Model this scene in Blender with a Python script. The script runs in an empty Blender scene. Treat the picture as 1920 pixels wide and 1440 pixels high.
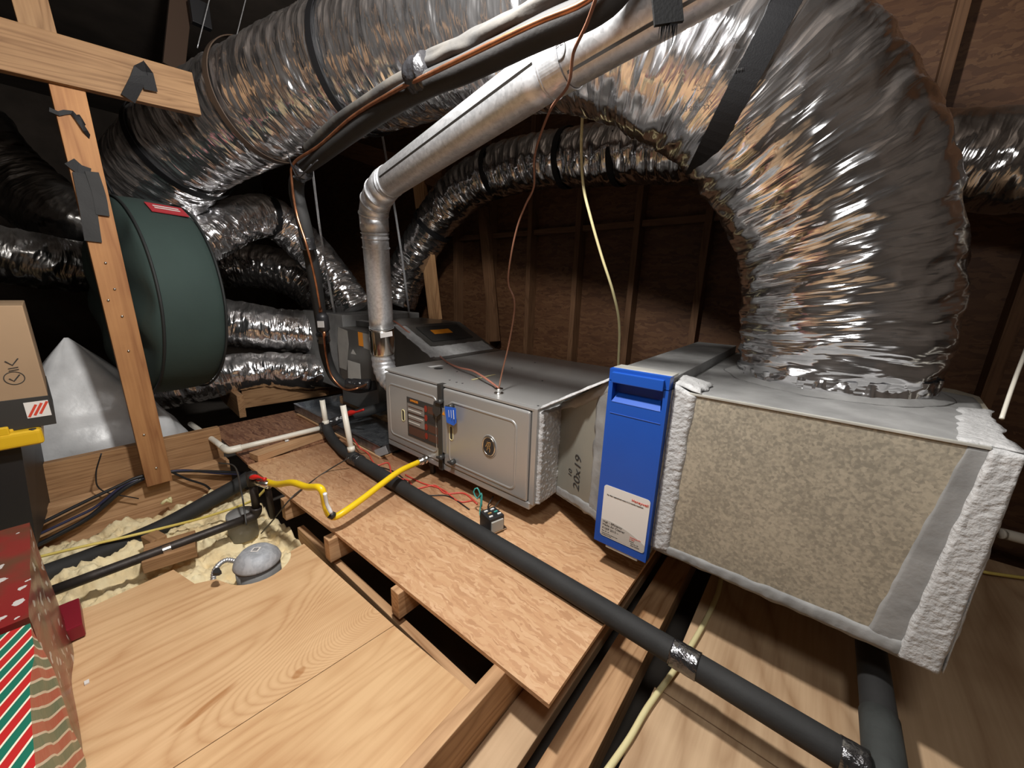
import bpy, bmesh, math, random
from mathutils import Vector, Matrix, noise
random.seed(7)
SC = bpy.context.scene
COL = SC.collection
# ------------------------------------------------------------------ camera
# All coordinates below are metres measured from the camera point; the whole
# attic is lifted by LIFT at the end so that the ceiling drywall is z = 0.
LIFT = 1.25
F = 707.0
YAW, PITCH, ROLL = math.radians(-38.859), math.radians(14.146), math.radians(1.735)
_f = Vector((math.sin(YAW)*math.cos(PITCH), math.cos(YAW)*math.cos(PITCH), -math.sin(PITCH)))
_r0 = Vector((math.cos(YAW), -math.sin(YAW), 0)); _u0 = _r0.cross(_f)
_r = _r0*math.cos(ROLL)+_u0*math.sin(ROLL); _u = -_r0*math.sin(ROLL)+_u0*math.cos(ROLL)
cam = bpy.data.cameras.new('camera'); cam.sensor_width = 36; cam.lens = 36*F/1920
cam.clip_start = .02
camo = bpy.data.objects.new('camera', cam); COL.objects.link(camo)
camo.matrix_world = Matrix(((_r.x,_u.x,-_f.x,0),(_r.y,_u.y,-_f.y,0),(_r.z,_u.z,-_f.z,0),(0,0,0,1)))
SC.camera = camo
# ------------------------------------------------------------------ light
w = bpy.data.worlds.new('attic_dark'); SC.world = w; w.use_nodes = True
w.node_tree.nodes['Background'].inputs[0].default_value = (.55,.6,.7,1)
w.node_tree.nodes['Background'].inputs[1].default_value = .004
def lamp(name, loc, watts, col, size, kind='POINT', aim=None):
    l = bpy.data.lights.new(name, kind); l.energy = watts; l.color = col
    if kind == 'POINT': l.shadow_soft_size = size
    o = bpy.data.objects.new(name, l); COL.objects.link(o); o.location = loc
    return o
LAMP = (-.60,.40,.88)
lamp('work_light', LAMP, 60, (1,.97,.93), .05)
lamp('second_light', (.14,-.06,.80), 12, (1,.98,.95), .13)
SC.view_settings.view_transform = 'Standard'; SC.view_settings.look = 'None'
SC.view_settings.gamma = 1; SC.view_settings.use_curve_mapping = False
SC.view_settings.exposure = 1.0

def P(px, py, ax, v):
    """point of the plane (axis ax = v) that is seen at photo pixel px,py"""
    d = _r*((px-960)/F) - _u*((py-720)/F) + _f
    return d*(v/d[ax])
V = Vector
# ------------------------------------------------------------------ materials
MATS = {}
def mat(name, col, rough=.6, metal=0, bump=0, bscale=40, var=0, vscale=8, spec=.5, coat=0, vdark=None):
    if name in MATS: return MATS[name]
    m = bpy.data.materials.new(name); m.use_nodes = True; N = m.node_tree.nodes; L = m.node_tree.links
    b = N['Principled BSDF']; b.inputs['Base Color'].default_value = (*col,1)
    b.inputs['Roughness'].default_value = rough; b.inputs['Metallic'].default_value = metal
    b.inputs['Specular IOR Level'].default_value = spec; b.inputs['Coat Weight'].default_value = coat
    tc = N.new('ShaderNodeTexCoord')
    if var:
        n = N.new('ShaderNodeTexNoise'); n.inputs['Scale'].default_value = vscale; n.inputs['Detail'].default_value = 6
        L.new(tc.outputs['Object'], n.inputs['Vector'])
        r = N.new('ShaderNodeValToRGB'); r.color_ramp.elements[0].position = .35; r.color_ramp.elements[1].position = .65
        d = vdark or tuple(c*(1-var) for c in col)
        r.color_ramp.elements[0].color = (*d,1); r.color_ramp.elements[1].color = (*col,1)
        L.new(n.outputs['Fac'], r.inputs[0]); L.new(r.outputs[0], b.inputs['Base Color'])
    if bump:
        n = N.new('ShaderNodeTexNoise'); n.inputs['Scale'].default_value = bscale; n.inputs['Detail'].default_value = 5
        L.new(tc.outputs['Object'], n.inputs['Vector'])
        p = N.new('ShaderNodeBump'); p.inputs['Strength'].default_value = bump; p.inputs['Distance'].default_value = .004
        L.new(n.outputs['Fac'], p.inputs['Height']); L.new(p.outputs[0], b.inputs['Normal'])
    MATS[name] = m; return m

def math_node(N, L, op, a, b=None):
    n = N.new('ShaderNodeMath'); n.operation = op
    for i, x in enumerate((a, b)):
        if x is None: continue
        if isinstance(x, (int,float)): n.inputs[i].default_value = x
        else: L.new(x, n.inputs[i])
    return n.outputs[0]

def wood(name, light, dark, scale=1.0, rough=.65, ring=1.0, spread=14, swirls=(), marks=(), line=.36, fine=.45):
    """board wood: grain along the object's local X"""
    if name in MATS: return MATS[name]
    m = bpy.data.materials.new(name); m.use_nodes = True; N = m.node_tree.nodes; L = m.node_tree.links
    b = N['Principled BSDF']; b.inputs['Roughness'].default_value = rough; b.inputs['Specular IOR Level'].default_value = .25
    tc = N.new('ShaderNodeTexCoord'); oi = N.new('ShaderNodeObjectInfo')
    add = N.new('ShaderNodeVectorMath'); add.operation = 'ADD'
    mul = N.new('ShaderNodeVectorMath'); mul.operation = 'SCALE'; mul.inputs[0].default_value = (13,7,5)
    L.new(oi.outputs['Random'], mul.inputs['Scale']); L.new(tc.outputs['Object'], add.inputs[0]); L.new(mul.outputs[0], add.inputs[1])
    mp = N.new('ShaderNodeMapping'); mp.inputs['Scale'].default_value = (.55*scale, spread*.5*scale, spread*.5*scale); L.new(add.outputs[0], mp.inputs[0])
    n1 = N.new('ShaderNodeTexNoise'); n1.inputs['Scale'].default_value = 1.0; n1.inputs['Detail'].default_value = 3; n1.inputs['Distortion'].default_value = .7
    L.new(mp.outputs[0], n1.inputs['Vector'])
    field = n1.outputs['Fac']
    sxyz = N.new('ShaderNodeSeparateXYZ'); L.new(tc.outputs['Object'], sxyz.inputs[0])
    def blob(cx, cy, lx, ly, ang=0.0):
        dx = math_node(N, L, 'SUBTRACT', sxyz.outputs['X'], cx); dy = math_node(N, L, 'SUBTRACT', sxyz.outputs['Y'], cy)
        u = math_node(N, L, 'ADD', math_node(N, L, 'MULTIPLY', dx, math.cos(ang)/lx), math_node(N, L, 'MULTIPLY', dy, math.sin(ang)/lx))
        v = math_node(N, L, 'ADD', math_node(N, L, 'MULTIPLY', dx, -math.sin(ang)/ly), math_node(N, L, 'MULTIPLY', dy, math.cos(ang)/ly))
        return math_node(N, L, 'ADD', math_node(N, L, 'MULTIPLY', u, u), math_node(N, L, 'MULTIPLY', v, v))
    for cx_s, cy_s, lx, ly, A in swirls:
        field = math_node(N, L, 'ADD', field, math_node(N, L, 'MULTIPLY', math_node(N, L, 'EXPONENT', math_node(N, L, 'MULTIPLY', blob(cx_s, cy_s, lx, ly), -1.0)), A))
    w1 = math_node(N, L, 'MULTIPLY', field, 16*ring); w2 = math_node(N, L, 'FRACT', w1)
    mp2 = N.new('ShaderNodeMapping'); mp2.inputs['Scale'].default_value = (6*scale,150*scale,150*scale); L.new(add.outputs[0], mp2.inputs[0])
    n2 = N.new('ShaderNodeTexNoise'); n2.inputs['Scale'].default_value = 1; n2.inputs['Detail'].default_value = 4; L.new(mp2.outputs[0], n2.inputs['Vector'])
    n3 = N.new('ShaderNodeTexNoise'); n3.inputs['Scale'].default_value = 5; n3.inputs['Detail'].default_value = 3; L.new(add.outputs[0], n3.inputs['Vector'])
    tri = math_node(N, L, 'ABSOLUTE', math_node(N, L, 'SUBTRACT', w2, .5)); tri = math_node(N, L, 'MULTIPLY', math_node(N, L, 'POWER', math_node(N, L, 'MULTIPLY', tri, 2.0), 2.2), 1.0)
    a = math_node(N, L, 'MULTIPLY', tri, line); c = math_node(N, L, 'MULTIPLY', n2.outputs['Fac'], fine); d = math_node(N, L, 'MULTIPLY', n3.outputs['Fac'], .55)
    s = math_node(N, L, 'ADD', math_node(N, L, 'ADD', a, c), d)
    for mk_ in marks:
        e_ = math_node(N, L, 'SUBTRACT', 1.15, math_node(N, L, 'ADD', blob(*mk_), math_node(N, L, 'MULTIPLY', n2.outputs['Fac'], .3)))
        cl = N.new('ShaderNodeClamp'); L.new(math_node(N, L, 'MULTIPLY', e_, 1.6), cl.inputs[0]); s = math_node(N, L, 'ADD', s, math_node(N, L, 'MULTIPLY', cl.outputs[0], .42))
    r = N.new('ShaderNodeValToRGB'); r.color_ramp.elements[0].position = .38; r.color_ramp.elements[1].position = .98
    r.color_ramp.elements[0].color = (*light,1); r.color_ramp.elements[1].color = (*dark,1)
    L.new(s, r.inputs[0]); L.new(r.outputs[0], b.inputs['Base Color'])
    p = N.new('ShaderNodeBump'); p.inputs['Strength'].default_value = .25; p.inputs['Distance'].default_value = .002
    L.new(n2.outputs['Fac'], p.inputs['Height']); L.new(p.outputs[0], b.inputs['Normal'])
    MATS[name] = m; return m

def osb(name, cols, scale=1.0, stain=0.0, blot=None):
    if name in MATS: return MATS[name]
    m = bpy.data.materials.new(name); m.use_nodes = True; N = m.node_tree.nodes; L = m.node_tree.links
    b = N['Principled BSDF']; b.inputs['Roughness'].default_value = .55; b.inputs['Specular IOR Level'].default_value = .3
    tc = N.new('ShaderNodeTexCoord'); nz = N.new('ShaderNodeTexNoise'); nz.inputs['Scale'].default_value = 14; nz.inputs['Detail'].default_value = 3
    L.new(tc.outputs['Object'], nz.inputs['Vector'])
    mx = N.new('ShaderNodeMix'); mx.data_type = 'RGBA'; mx.inputs[0].default_value = .05
    L.new(tc.outputs['Object'], mx.inputs[6]); L.new(nz.outputs['Color'], mx.inputs[7])
    outs = []
    for k, (ang, sx, sy) in enumerate(((.35,8,58),(1.75,7,52),(2.7,10,70))):
        mp = N.new('ShaderNodeMapping'); mp.inputs['Rotation'].default_value = (ang*.9,ang*.2,ang); mp.inputs['Scale'].default_value = (sx*scale,sy*scale,sy*.8*scale)
        mp.inputs['Location'].default_value = (k*3.1,k*1.7,k*.9)
        L.new(mx.outputs[2], mp.inputs[0])
        v = N.new('ShaderNodeTexVoronoi'); v.inputs['Scale'].default_value = 1; L.new(mp.outputs[0], v.inputs['Vector']); outs.append(v)
    sep = [N.new('ShaderNodeSeparateColor') for _ in outs]
    for v, s in zip(outs, sep): L.new(v.outputs['Color'], s.inputs[0])
    sel = math_node(N, L, 'GREATER_THAN', sep[2].outputs[1], .5)
    sel2 = math_node(N, L, 'GREATER_THAN', sep[1].outputs[1], .6)
    def mixf(f, a, c):
        x = N.new('ShaderNodeMix'); x.data_type = 'FLOAT'; L.new(f, x.inputs[0]); L.new(a, x.inputs[2]); L.new(c, x.inputs[3]); return x.outputs[0]
    val = mixf(sel, mixf(sel2, sep[0].outputs[0], sep[1].outputs[0]), sep[2].outputs[0])
    ns = N.new('ShaderNodeTexNoise'); ns.inputs['Scale'].default_value = 3.2; ns.inputs['Detail'].default_value = 4; L.new(tc.outputs['Object'], ns.inputs['Vector'])
    val2 = math_node(N, L, 'ADD', math_node(N, L, 'MULTIPLY', val, .62), math_node(N, L, 'MULTIPLY', ns.outputs['Fac'], .38+stain))
    r = N.new('ShaderNodeValToRGB'); cr = r.color_ramp
    cr.elements[0].position = .15; cr.elements[0].color = (*cols[0],1); cr.elements[1].position = .92; cr.elements[1].color = (*cols[-1],1)
    for i, c in enumerate(cols[1:-1]):
        e = cr.elements.new(.15+.77*(i+1)/(len(cols)-1)); e.color = (*c,1)
    L.new(val2, r.inputs[0]); L.new(r.outputs[0], b.inputs['Base Color'])
    if blot:   # soft-edged blotch, darkens the flakes around one spot
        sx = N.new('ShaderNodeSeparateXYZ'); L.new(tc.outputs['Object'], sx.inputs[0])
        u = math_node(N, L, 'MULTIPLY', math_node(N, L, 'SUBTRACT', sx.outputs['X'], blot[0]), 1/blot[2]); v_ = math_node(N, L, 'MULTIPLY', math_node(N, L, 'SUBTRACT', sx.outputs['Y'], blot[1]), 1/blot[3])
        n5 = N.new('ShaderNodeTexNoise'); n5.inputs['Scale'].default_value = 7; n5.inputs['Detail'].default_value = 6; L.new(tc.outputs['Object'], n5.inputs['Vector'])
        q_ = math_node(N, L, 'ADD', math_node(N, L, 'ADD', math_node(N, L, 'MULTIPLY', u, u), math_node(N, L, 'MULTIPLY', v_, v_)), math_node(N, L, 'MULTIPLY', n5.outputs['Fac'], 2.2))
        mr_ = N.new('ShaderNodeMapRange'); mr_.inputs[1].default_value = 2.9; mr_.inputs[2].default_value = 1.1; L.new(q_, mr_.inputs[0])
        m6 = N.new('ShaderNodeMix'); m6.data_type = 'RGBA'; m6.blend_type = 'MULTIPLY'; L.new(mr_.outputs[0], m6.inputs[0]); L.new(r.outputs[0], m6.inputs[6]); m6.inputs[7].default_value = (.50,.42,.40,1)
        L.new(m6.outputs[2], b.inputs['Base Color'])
    p = N.new('ShaderNodeBump'); p.inputs['Strength'].default_value = .3; p.inputs['Distance'].default_value = .001
    L.new(val, p.inputs['Height']); L.new(p.outputs[0], b.inputs['Normal'])
    MATS[name] = m; return m

def foil(name, base=(.86,.86,.88), rough=.16, strength=.9, dust=.25):
    if name in MATS: return MATS[name]
    m = bpy.data.materials.new(name); m.use_nodes = True; N = m.node_tree.nodes; L = m.node_tree.links
    b = N['Principled BSDF']; b.inputs['Metallic'].default_value = .97; b.inputs['Coat Weight'].default_value = .5; b.inputs['Coat Roughness'].default_value = .04
    at = N.new('ShaderNodeAttribute'); at.attribute_name = 'fc'
    ge = N.new('ShaderNodeNewGeometry')
    def nse(sc, t='FBM', det=4, dist=.4, warp=True):
        mp = N.new('ShaderNodeMapping'); mp.inputs['Scale'].default_value = sc; L.new(at.outputs['Vector'], mp.inputs[0])
        n = N.new('ShaderNodeTexNoise'); n.noise_type = t; n.inputs['Scale'].default_value = 1; n.inputs['Detail'].default_value = det
        n.inputs['Distortion'].default_value = dist; L.new(mp.outputs[0], n.inputs['Vector']); return n.outputs['Fac']
    def vor(sc, loc=(0,0,0)):
        wn = N.new('ShaderNodeTexNoise'); wn.inputs['Scale'].default_value = 5; wn.inputs['Detail'].default_value = 3; L.new(at.outputs['Vector'], wn.inputs['Vector'])
        mw_ = N.new('ShaderNodeMix'); mw_.data_type = 'RGBA'; mw_.inputs[0].default_value = .05; L.new(at.outputs['Vector'], mw_.inputs[6]); L.new(wn.outputs['Color'], mw_.inputs[7])
        mp = N.new('ShaderNodeMapping'); mp.inputs['Scale'].default_value = sc; mp.inputs['Location'].default_value = loc; L.new(mw_.outputs[2], mp.inputs[0])
        v = N.new('ShaderNodeTexVoronoi'); v.inputs['Scale'].default_value = 1; L.new(mp.outputs[0], v.inputs['Vector']); return v.outputs['Distance']
    a = vor((4.2,4.2,27)); c = vor((11,11,85), (3,1,2)); d = nse((3.5,3.5,10), 'FBM', 3, .3); e_ = nse((5,5,62), 'RIDGED_MULTIFRACTAL', 3, .6)
    h = math_node(N, L, 'ADD', math_node(N, L, 'ADD', math_node(N, L, 'MULTIPLY', a, 1.15), math_node(N, L, 'MULTIPLY', c, .24)), math_node(N, L, 'ADD', math_node(N, L, 'MULTIPLY', d, 1.6), math_node(N, L, 'MULTIPLY', e_, .16)))
    p = N.new('ShaderNodeBump'); p.inputs['Strength'].default_value = strength; p.inputs['Distance'].default_value = .0075
    L.new(h, p.inputs['Height']); L.new(p.outputs[0], b.inputs['Normal']); L.new(p.outputs[0], b.inputs['Coat Normal'])
    # dust lies on faces that look up: a real coat of grey dust, rougher and darker
    sx = N.new('ShaderNodeSeparateXYZ'); L.new(ge.outputs['Normal'], sx.inputs[0])
    n4 = nse((3,3,5), 'FBM', 5, .3)
    up = math_node(N, L, 'MULTIPLY', math_node(N, L, 'ADD', sx.outputs['Z'], .0), 1.0)
    f = N.new('ShaderNodeMapRange'); f.inputs[1].default_value = .54; f.inputs[2].default_value = 1.0; f.inputs[3].default_value = 0; f.inputs[4].default_value = dust
    L.new(math_node(N, L, 'ADD', math_node(N, L, 'MULTIPLY', up, .7), math_node(N, L, 'MULTIPLY', n4, .6)), f.inputs[0])
    rr = N.new('ShaderNodeMapRange'); rr.inputs[3].default_value = rough; rr.inputs[4].default_value = .6; L.new(f.outputs[0], rr.inputs[0]); L.new(rr.outputs[0], b.inputs['Roughness'])
    mc = N.new('ShaderNodeMix'); mc.data_type = 'RGBA'; mc.inputs[6].default_value = (*base,1); mc.inputs[7].default_value = (.33,.31,.29,1)
    L.new(f.outputs[0], mc.inputs[0]); L.new(mc.outputs[2], b.inputs['Base Color'])
    MATS[name] = m; return m

def galv(name, col, dark, rough=.45, metal=.85, scale=55, thr=.5):
    """zinc-coated sheet with spangle"""
    if name in MATS: return MATS[name]
    m = bpy.data.materials.new(name); m.use_nodes = True; N = m.node_tree.nodes; L = m.node_tree.links
    b = N['Principled BSDF']; b.inputs['Metallic'].default_value = metal
    tc = N.new('ShaderNodeTexCoord')
    v = N.new('ShaderNodeTexVoronoi'); v.inputs['Scale'].default_value = scale; v.inputs['Randomness'].default_value = 1; L.new(tc.outputs['Object'], v.inputs['Vector'])
    n = N.new('ShaderNodeTexNoise'); n.inputs['Scale'].default_value = 7; n.inputs['Detail'].default_value = 8; n.inputs['Roughness'].default_value = .7; L.new(tc.outputs['Object'], n.inputs['Vector'])
    n2 = N.new('ShaderNodeTexNoise'); n2.inputs['Scale'].default_value = 120; n2.inputs['Detail'].default_value = 2; L.new(tc.outputs['Object'], n2.inputs['Vector'])
    s = N.new('ShaderNodeSeparateColor'); L.new(v.outputs['Color'], s.inputs[0])
    t = math_node(N, L, 'ADD', math_node(N, L, 'MULTIPLY', s.outputs[0], .22), math_node(N, L, 'ADD', math_node(N, L, 'MULTIPLY', n.outputs['Fac'], .6), math_node(N, L, 'MULTIPLY', n2.outputs['Fac'], .45)))
    r = N.new('ShaderNodeValToRGB'); r.color_ramp.elements[0].position = .50; r.color_ramp.elements[1].position = .76
    r.color_ramp.elements[0].color = (*dark,1); r.color_ramp.elements[1].color = (*col,1); L.new(t, r.inputs[0]); L.new(r.outputs[0], b.inputs['Base Color'])
    rr = N.new('ShaderNodeMapRange'); rr.inputs[3].default_value = rough-.12; rr.inputs[4].default_value = rough+.15; L.new(t, rr.inputs[0]); L.new(rr.outputs[0], b.inputs['Roughness'])
    MATS[name] = m; return m

M_fur = mat('furnace_grey_paint', (.47,.465,.455), .33, .5, var=.05, vscale=3)
M_furdark = mat('dark_grey_steel', (.075,.073,.07), .4, .5)
M_coil = mat('coil_cabinet_steel', (.20,.19,.175), .35, .6, var=.2, vscale=4)
M_mastic = mat('grey_mastic', (.52,.52,.52), .75, 0, bump=1, bscale=110, var=.18, vscale=40)
M_masticd = mat('smeared_mastic', (.30,.30,.295), .7, 0, bump=.5, bscale=35, var=.35, vscale=9)
M_zinc = galv('galvanised_sheet', (.49,.44,.345), (.31,.285,.23), .5, .35, 160)
M_vent = galv('galvanised_pipe', (.74,.75,.77), (.58,.59,.61), .34, .75, 90)
M_pan = galv('drain_pan_sheet', (.42,.45,.48), (.25,.27,.30), .3, .9, 45)
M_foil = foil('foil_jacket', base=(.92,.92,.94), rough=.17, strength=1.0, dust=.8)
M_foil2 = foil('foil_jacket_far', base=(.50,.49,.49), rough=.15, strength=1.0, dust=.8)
M_foil3 = foil('foil_jacket_shaded', base=(.10,.095,.09), rough=.3, strength=1.0, dust=.9)  # foil and dust colours darkened to stand in for shade behind the post
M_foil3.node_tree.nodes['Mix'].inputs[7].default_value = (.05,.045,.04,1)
M_rub = mat('black_foam', (.022,.022,.022), .75, 0, bump=.15, bscale=120, var=.3, vscale=12)
M_rubg = mat('dusty_foam', (.075,.068,.058), .85, 0, bump=.4, bscale=40, var=.6, vscale=10, vdark=(.03,.03,.03))
M_strap = mat('black_webbing', (.008,.008,.009), .6, 0, bump=.15, bscale=300, spec=.25)
M_tape = mat('black_shiny_tape', (.02,.02,.022), .22, 0, bump=1, bscale=60, spec=.8)
M_foiltape = mat('silver_tape', (.75,.75,.76), .2, .9, bump=.8, bscale=50)
M_cu = mat('copper', (.62,.27,.14), .3, .9, var=.4, vscale=30)
M_pvc = mat('white_pvc', (.80,.76,.66), .35, 0)
M_red = mat('red_plastic', (.62,.02,.015), .35, 0)
M_yel = mat('yellow_jacket', (.88,.60,.01), .35, 0)
M_chrome = mat('bright_fitting', (.75,.74,.72), .22, 1)
M_steelp = mat('black_iron_pipe', (.055,.045,.04), .5, .4, bump=.3, bscale=60, var=.4, vscale=20)
M_blue = mat('blue_painted_steel', (.010,.080,.42), .38, 0, var=.06, vscale=6)
M_bluedk = mat('blue_recess', (.006,.02,.10), .5, 0)
M_label = mat('white_label', (.74,.71,.67), .5, 0)
M_labelg = mat('label_grey_band', (.50,.47,.43), .5, 0)
M_ink = mat('black_ink', (.03,.028,.028), .5, 0)
M_inkr = mat('red_ink', (.62,.06,.03), .5, 0)
M_white = mat('white_paint', (.8,.8,.8), .45, 0)
M_or = mat('orange_sticker', (.85,.30,.02), .5, 0)
M_gold = mat('gold_ink', (.55,.33,.12), .4, .4)
M_wire_w = mat('cream_cable', (.74,.66,.36), .45, 0)
M_wire_y = mat('yellow_cable', (.78,.62,.16), .45, 0)
M_wire_b = mat('brown_cable', (.22,.10,.06), .5, 0)
M_wire_r = mat('red_wire', (.62,.07,.05), .4, 0)
M_wire_k = mat('black_cable', (.015,.015,.017), .45, 0)
M_wire_g = mat('green_wire', (.05,.32,.28), .4, 0)
M_wire_bl = mat('blue_black_cable', (.03,.03,.07), .4, 0)
M_green = mat('dark_green_canvas', (.027,.048,.042), .85, 0, bump=.35, bscale=18, var=.12, vscale=5)
M_card = mat('brown_cardboard', (.36,.24,.14), .8, 0, var=.1, vscale=5)
M_cardk = mat('black_print', (.03,.028,.025), .6, 0)
M_bin = mat('black_bin_plastic', (.014,.014,.015), .5, 0)
M_binlid = mat('yellow_lid_plastic', (.72,.44,.015), .4, 0)
M_poly = mat('frosted_plastic_wrap', (.82,.83,.84), .3, 0, bump=.8, bscale=14, var=.25, vscale=7)
M_stud = wood('stud_wood', (.14,.072,.036), (.075,.036,.017))
M_obeam = wood('overhead_beam_wood', (.30,.175,.085), (.15,.075,.032), ring=1.0)  # darker tone of the beam wood for the overhead pieces
M_joist = wood('joist_wood', (.60,.37,.20), (.30,.155,.07), ring=.8)
M_post = wood('post_wood', (.42,.21,.085), (.24,.10,.04), ring=.5)
M_beam = wood('beam_wood', (.44,.255,.125), (.22,.11,.05), ring=1.1)
M_ply2 = wood('plywood_face_plain', (.70,.46,.245), (.44,.22,.09), scale=.62, ring=2.6, spread=4.5, line=.18, fine=.42, marks=[(.30,.02,.06,.006,.05)])
M_plyd = wood('plywood_grey', (.60,.42,.26), (.36,.22,.12), scale=.6, ring=.9, spread=5)
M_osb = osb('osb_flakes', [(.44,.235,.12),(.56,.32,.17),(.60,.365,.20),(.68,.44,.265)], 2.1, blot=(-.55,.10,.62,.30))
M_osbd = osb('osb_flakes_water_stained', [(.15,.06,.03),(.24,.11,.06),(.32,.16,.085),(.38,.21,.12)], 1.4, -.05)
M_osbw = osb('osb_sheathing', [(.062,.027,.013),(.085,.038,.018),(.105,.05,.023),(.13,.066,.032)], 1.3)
M_dark = mat('dark_drywall', (.16,.14,.12), .9, 0, var=.3, vscale=4)
M_roof = mat('roof_boarding', (.10,.078,.062), .9, 0, var=.4, vscale=3)
M_insul = mat('yellow_fibre', (.95,.83,.54), .95, 0, bump=1, bscale=60, var=.45, vscale=8, vdark=(.78,.61,.34))
M_lampcan = galv('lamp_can_steel', (.50,.52,.55), (.36,.38,.41), .6, .3, 40)

# ------------------------------------------------------------------ building helpers
def base_of(o):
    return o
def mesh_obj(name, verts, faces, m, parent=None, smooth=False, origin=None):
    me = bpy.data.meshes.new(name)
    verts = [V(v) for v in verts]
    if origin is None:
        c = V((0,0,0))
        for v in verts: c += v
        origin = c/len(verts)
    me.from_pydata([v-origin for v in verts], [], faces); me.materials.append(m)
    if smooth: me.polygons.foreach_set('use_smooth', [True]*len(me.polygons))
    bm = bmesh.new(); bm.from_mesh(me); bmesh.ops.recalc_face_normals(bm, faces=bm.faces); bm.to_mesh(me); bm.free()
    o = bpy.data.objects.new(name, me); COL.objects.link(o); o.location = origin
    if parent: setpar(o, parent)
    return o
def setpar(o, p):
    mw = o.matrix_basis.copy(); q = p; base = p.matrix_basis.copy(); r = p.parent
    while r: base = r.matrix_basis @ base; r = r.parent
    o.parent = p; o.matrix_basis = base.inverted() @ mw
def tag(o, label=None, cat=None, group=None, kind=None):
    if label: o['label'] = label
    if cat: o['category'] = cat
    if group: o['group'] = group
    if kind: o['kind'] = kind
    return o
def empty(name, loc, label, cat, group=None):
    o = bpy.data.objects.new(name, None); COL.objects.link(o); o.location = loc; o.empty_display_size = .05
    return tag(o, label, cat, group)
def bevel_mesh(o, w, seg=2):
    bm = bmesh.new(); bm.from_mesh(o.data)
    bmesh.ops.bevel(bm, geom=[e for e in bm.edges if e.calc_length() > w*2], offset=w, segments=seg, profile=.6, affect='EDGES', clamp_overlap=True)
    bm.to_mesh(o.data); bm.free(); return o
def box(name, a, b, m, parent=None, bev=.002):
    x0,x1 = sorted((a[0],b[0])); y0,y1 = sorted((a[1],b[1])); z0,z1 = sorted((a[2],b[2]))
    vs = [(x,y,z) for x in (x0,x1) for y in (y0,y1) for z in (z0,z1)]
    fs = [(0,1,3,2),(4,6,7,5),(0,4,5,1),(2,3,7,6),(0,2,6,4),(1,5,7,3)]
    o = mesh_obj(name, vs, fs, m, parent)
    if bev: bevel_mesh(o, bev)
    return o
def prism(name, poly, d, m, parent=None, bev=0):
    """poly: list of 3-D points in one plane, pushed along vector d"""
    n = len(poly); d = V(d); vs = [V(p) for p in poly]+[V(p)+d for p in poly]
    fs = [tuple(range(n)), tuple(range(2*n-1,n-1,-1))]+[(i,(i+1)%n,n+(i+1)%n,n+i) for i in range(n)]
    o = mesh_obj(name, vs, fs, m, parent)
    if bev: bevel_mesh(o, bev)
    return o
def board(name, p, q, width, thick, up, m, parent=None, bev=.0025, wob=.0):
    """a sawn board from p to q (centre line); thick is measured along up; local X runs along the grain"""
    p, q = V(p), V(q); x = (q-p); Ln = x.length; x.normalize(); z = V(up); z = (z-x*z.dot(x)).normalized(); y = z.cross(x)
    vs = [(a*Ln/2, b*width/2, c*thick/2) for a in (-1,1) for b in (-1,1) for c in (-1,1)]
    fs = [(0,1,3,2),(4,6,7,5),(0,4,5,1),(2,3,7,6),(0,2,6,4),(1,5,7,3)]
    o = mesh_obj(name, vs, fs, m, None, origin=V((0,0,0)))
    if bev: bevel_mesh(o, bev)
    c = (p+q)/2
    o.matrix_basis = Matrix(((x.x,y.x,z.x,c.x),(x.y,y.y,z.y,c.y),(x.z,y.z,z.z,c.z),(0,0,0,1)))
    if parent: setpar(o, parent)
    return o
def sheet(name, poly, top, thick, m, grain='Y', parent=None):
    """flat board lying down, outline in XY; local X = grain direction"""
    c = V((sum(p[0] for p in poly)/len(poly), sum(p[1] for p in poly)/len(poly), top-thick/2))
    x = V((0,1,0)) if grain == 'Y' else V((1,0,0)); z = V((0,0,1)); y = z.cross(x)
    R = Matrix(((x.x,y.x,z.x),(x.y,y.y,z.y),(x.z,y.z,z.z)))
    n = len(poly); top_v = [R.transposed() @ (V((p[0],p[1],top))-c) for p in poly]; bot = [v-V((0,0,thick)) for v in top_v]
    fs = [tuple(range(n)), tuple(range(2*n-1,n-1,-1))]+[(i,(i+1)%n,n+(i+1)%n,n+i) for i in range(n)]
    o = mesh_obj(name, top_v+bot, fs, m, None, origin=V((0,0,0)))
    mw = R.to_4x4(); mw.translation = c; o.matrix_basis = mw
    if parent: setpar(o, parent)
    return o
def catmull(pts, step):
    pts = [V(p) for p in pts]
    if len(pts) == 2:
        n = max(1, int((pts[1]-pts[0]).length/step)); return [pts[0].lerp(pts[1], i/n) for i in range(n+1)]
    P_ = [pts[0]*2-pts[1]]+pts+[pts[-1]*2-pts[-2]]; out = []
    for i in range(1, len(P_)-2):
        a,b,c,d = P_[i-1:i+3]; n = max(1, int(math.ceil((c-b).length/step)))
        for k in range(n):
            t = k/n; out.append(.5*((2*b)+(c-a)*t+(2*a-5*b+4*c-d)*t*t+(3*b-a-3*c+d)*t**3))
    out.append(pts[-1]); return out
def frames(path):
    T = []
    for i in range(len(path)):
        a = path[max(0,i-1)]; b = path[min(len(path)-1,i+1)]; T.append((b-a).normalized())
    n = T[0].orthogonal().normalized()
    ref = V((0,0,1)) if abs(T[0].z) < .9 else V((0,1,0)); n = (ref-T[0]*ref.dot(T[0])).normalized()
    fr = []
    for i, t in enumerate(T):
        if i: n = T[i-1].rotation_difference(t) @ n
        n = (n-t*n.dot(t)).normalized(); fr.append((t, n, t.cross(n)))
    return fr
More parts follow.
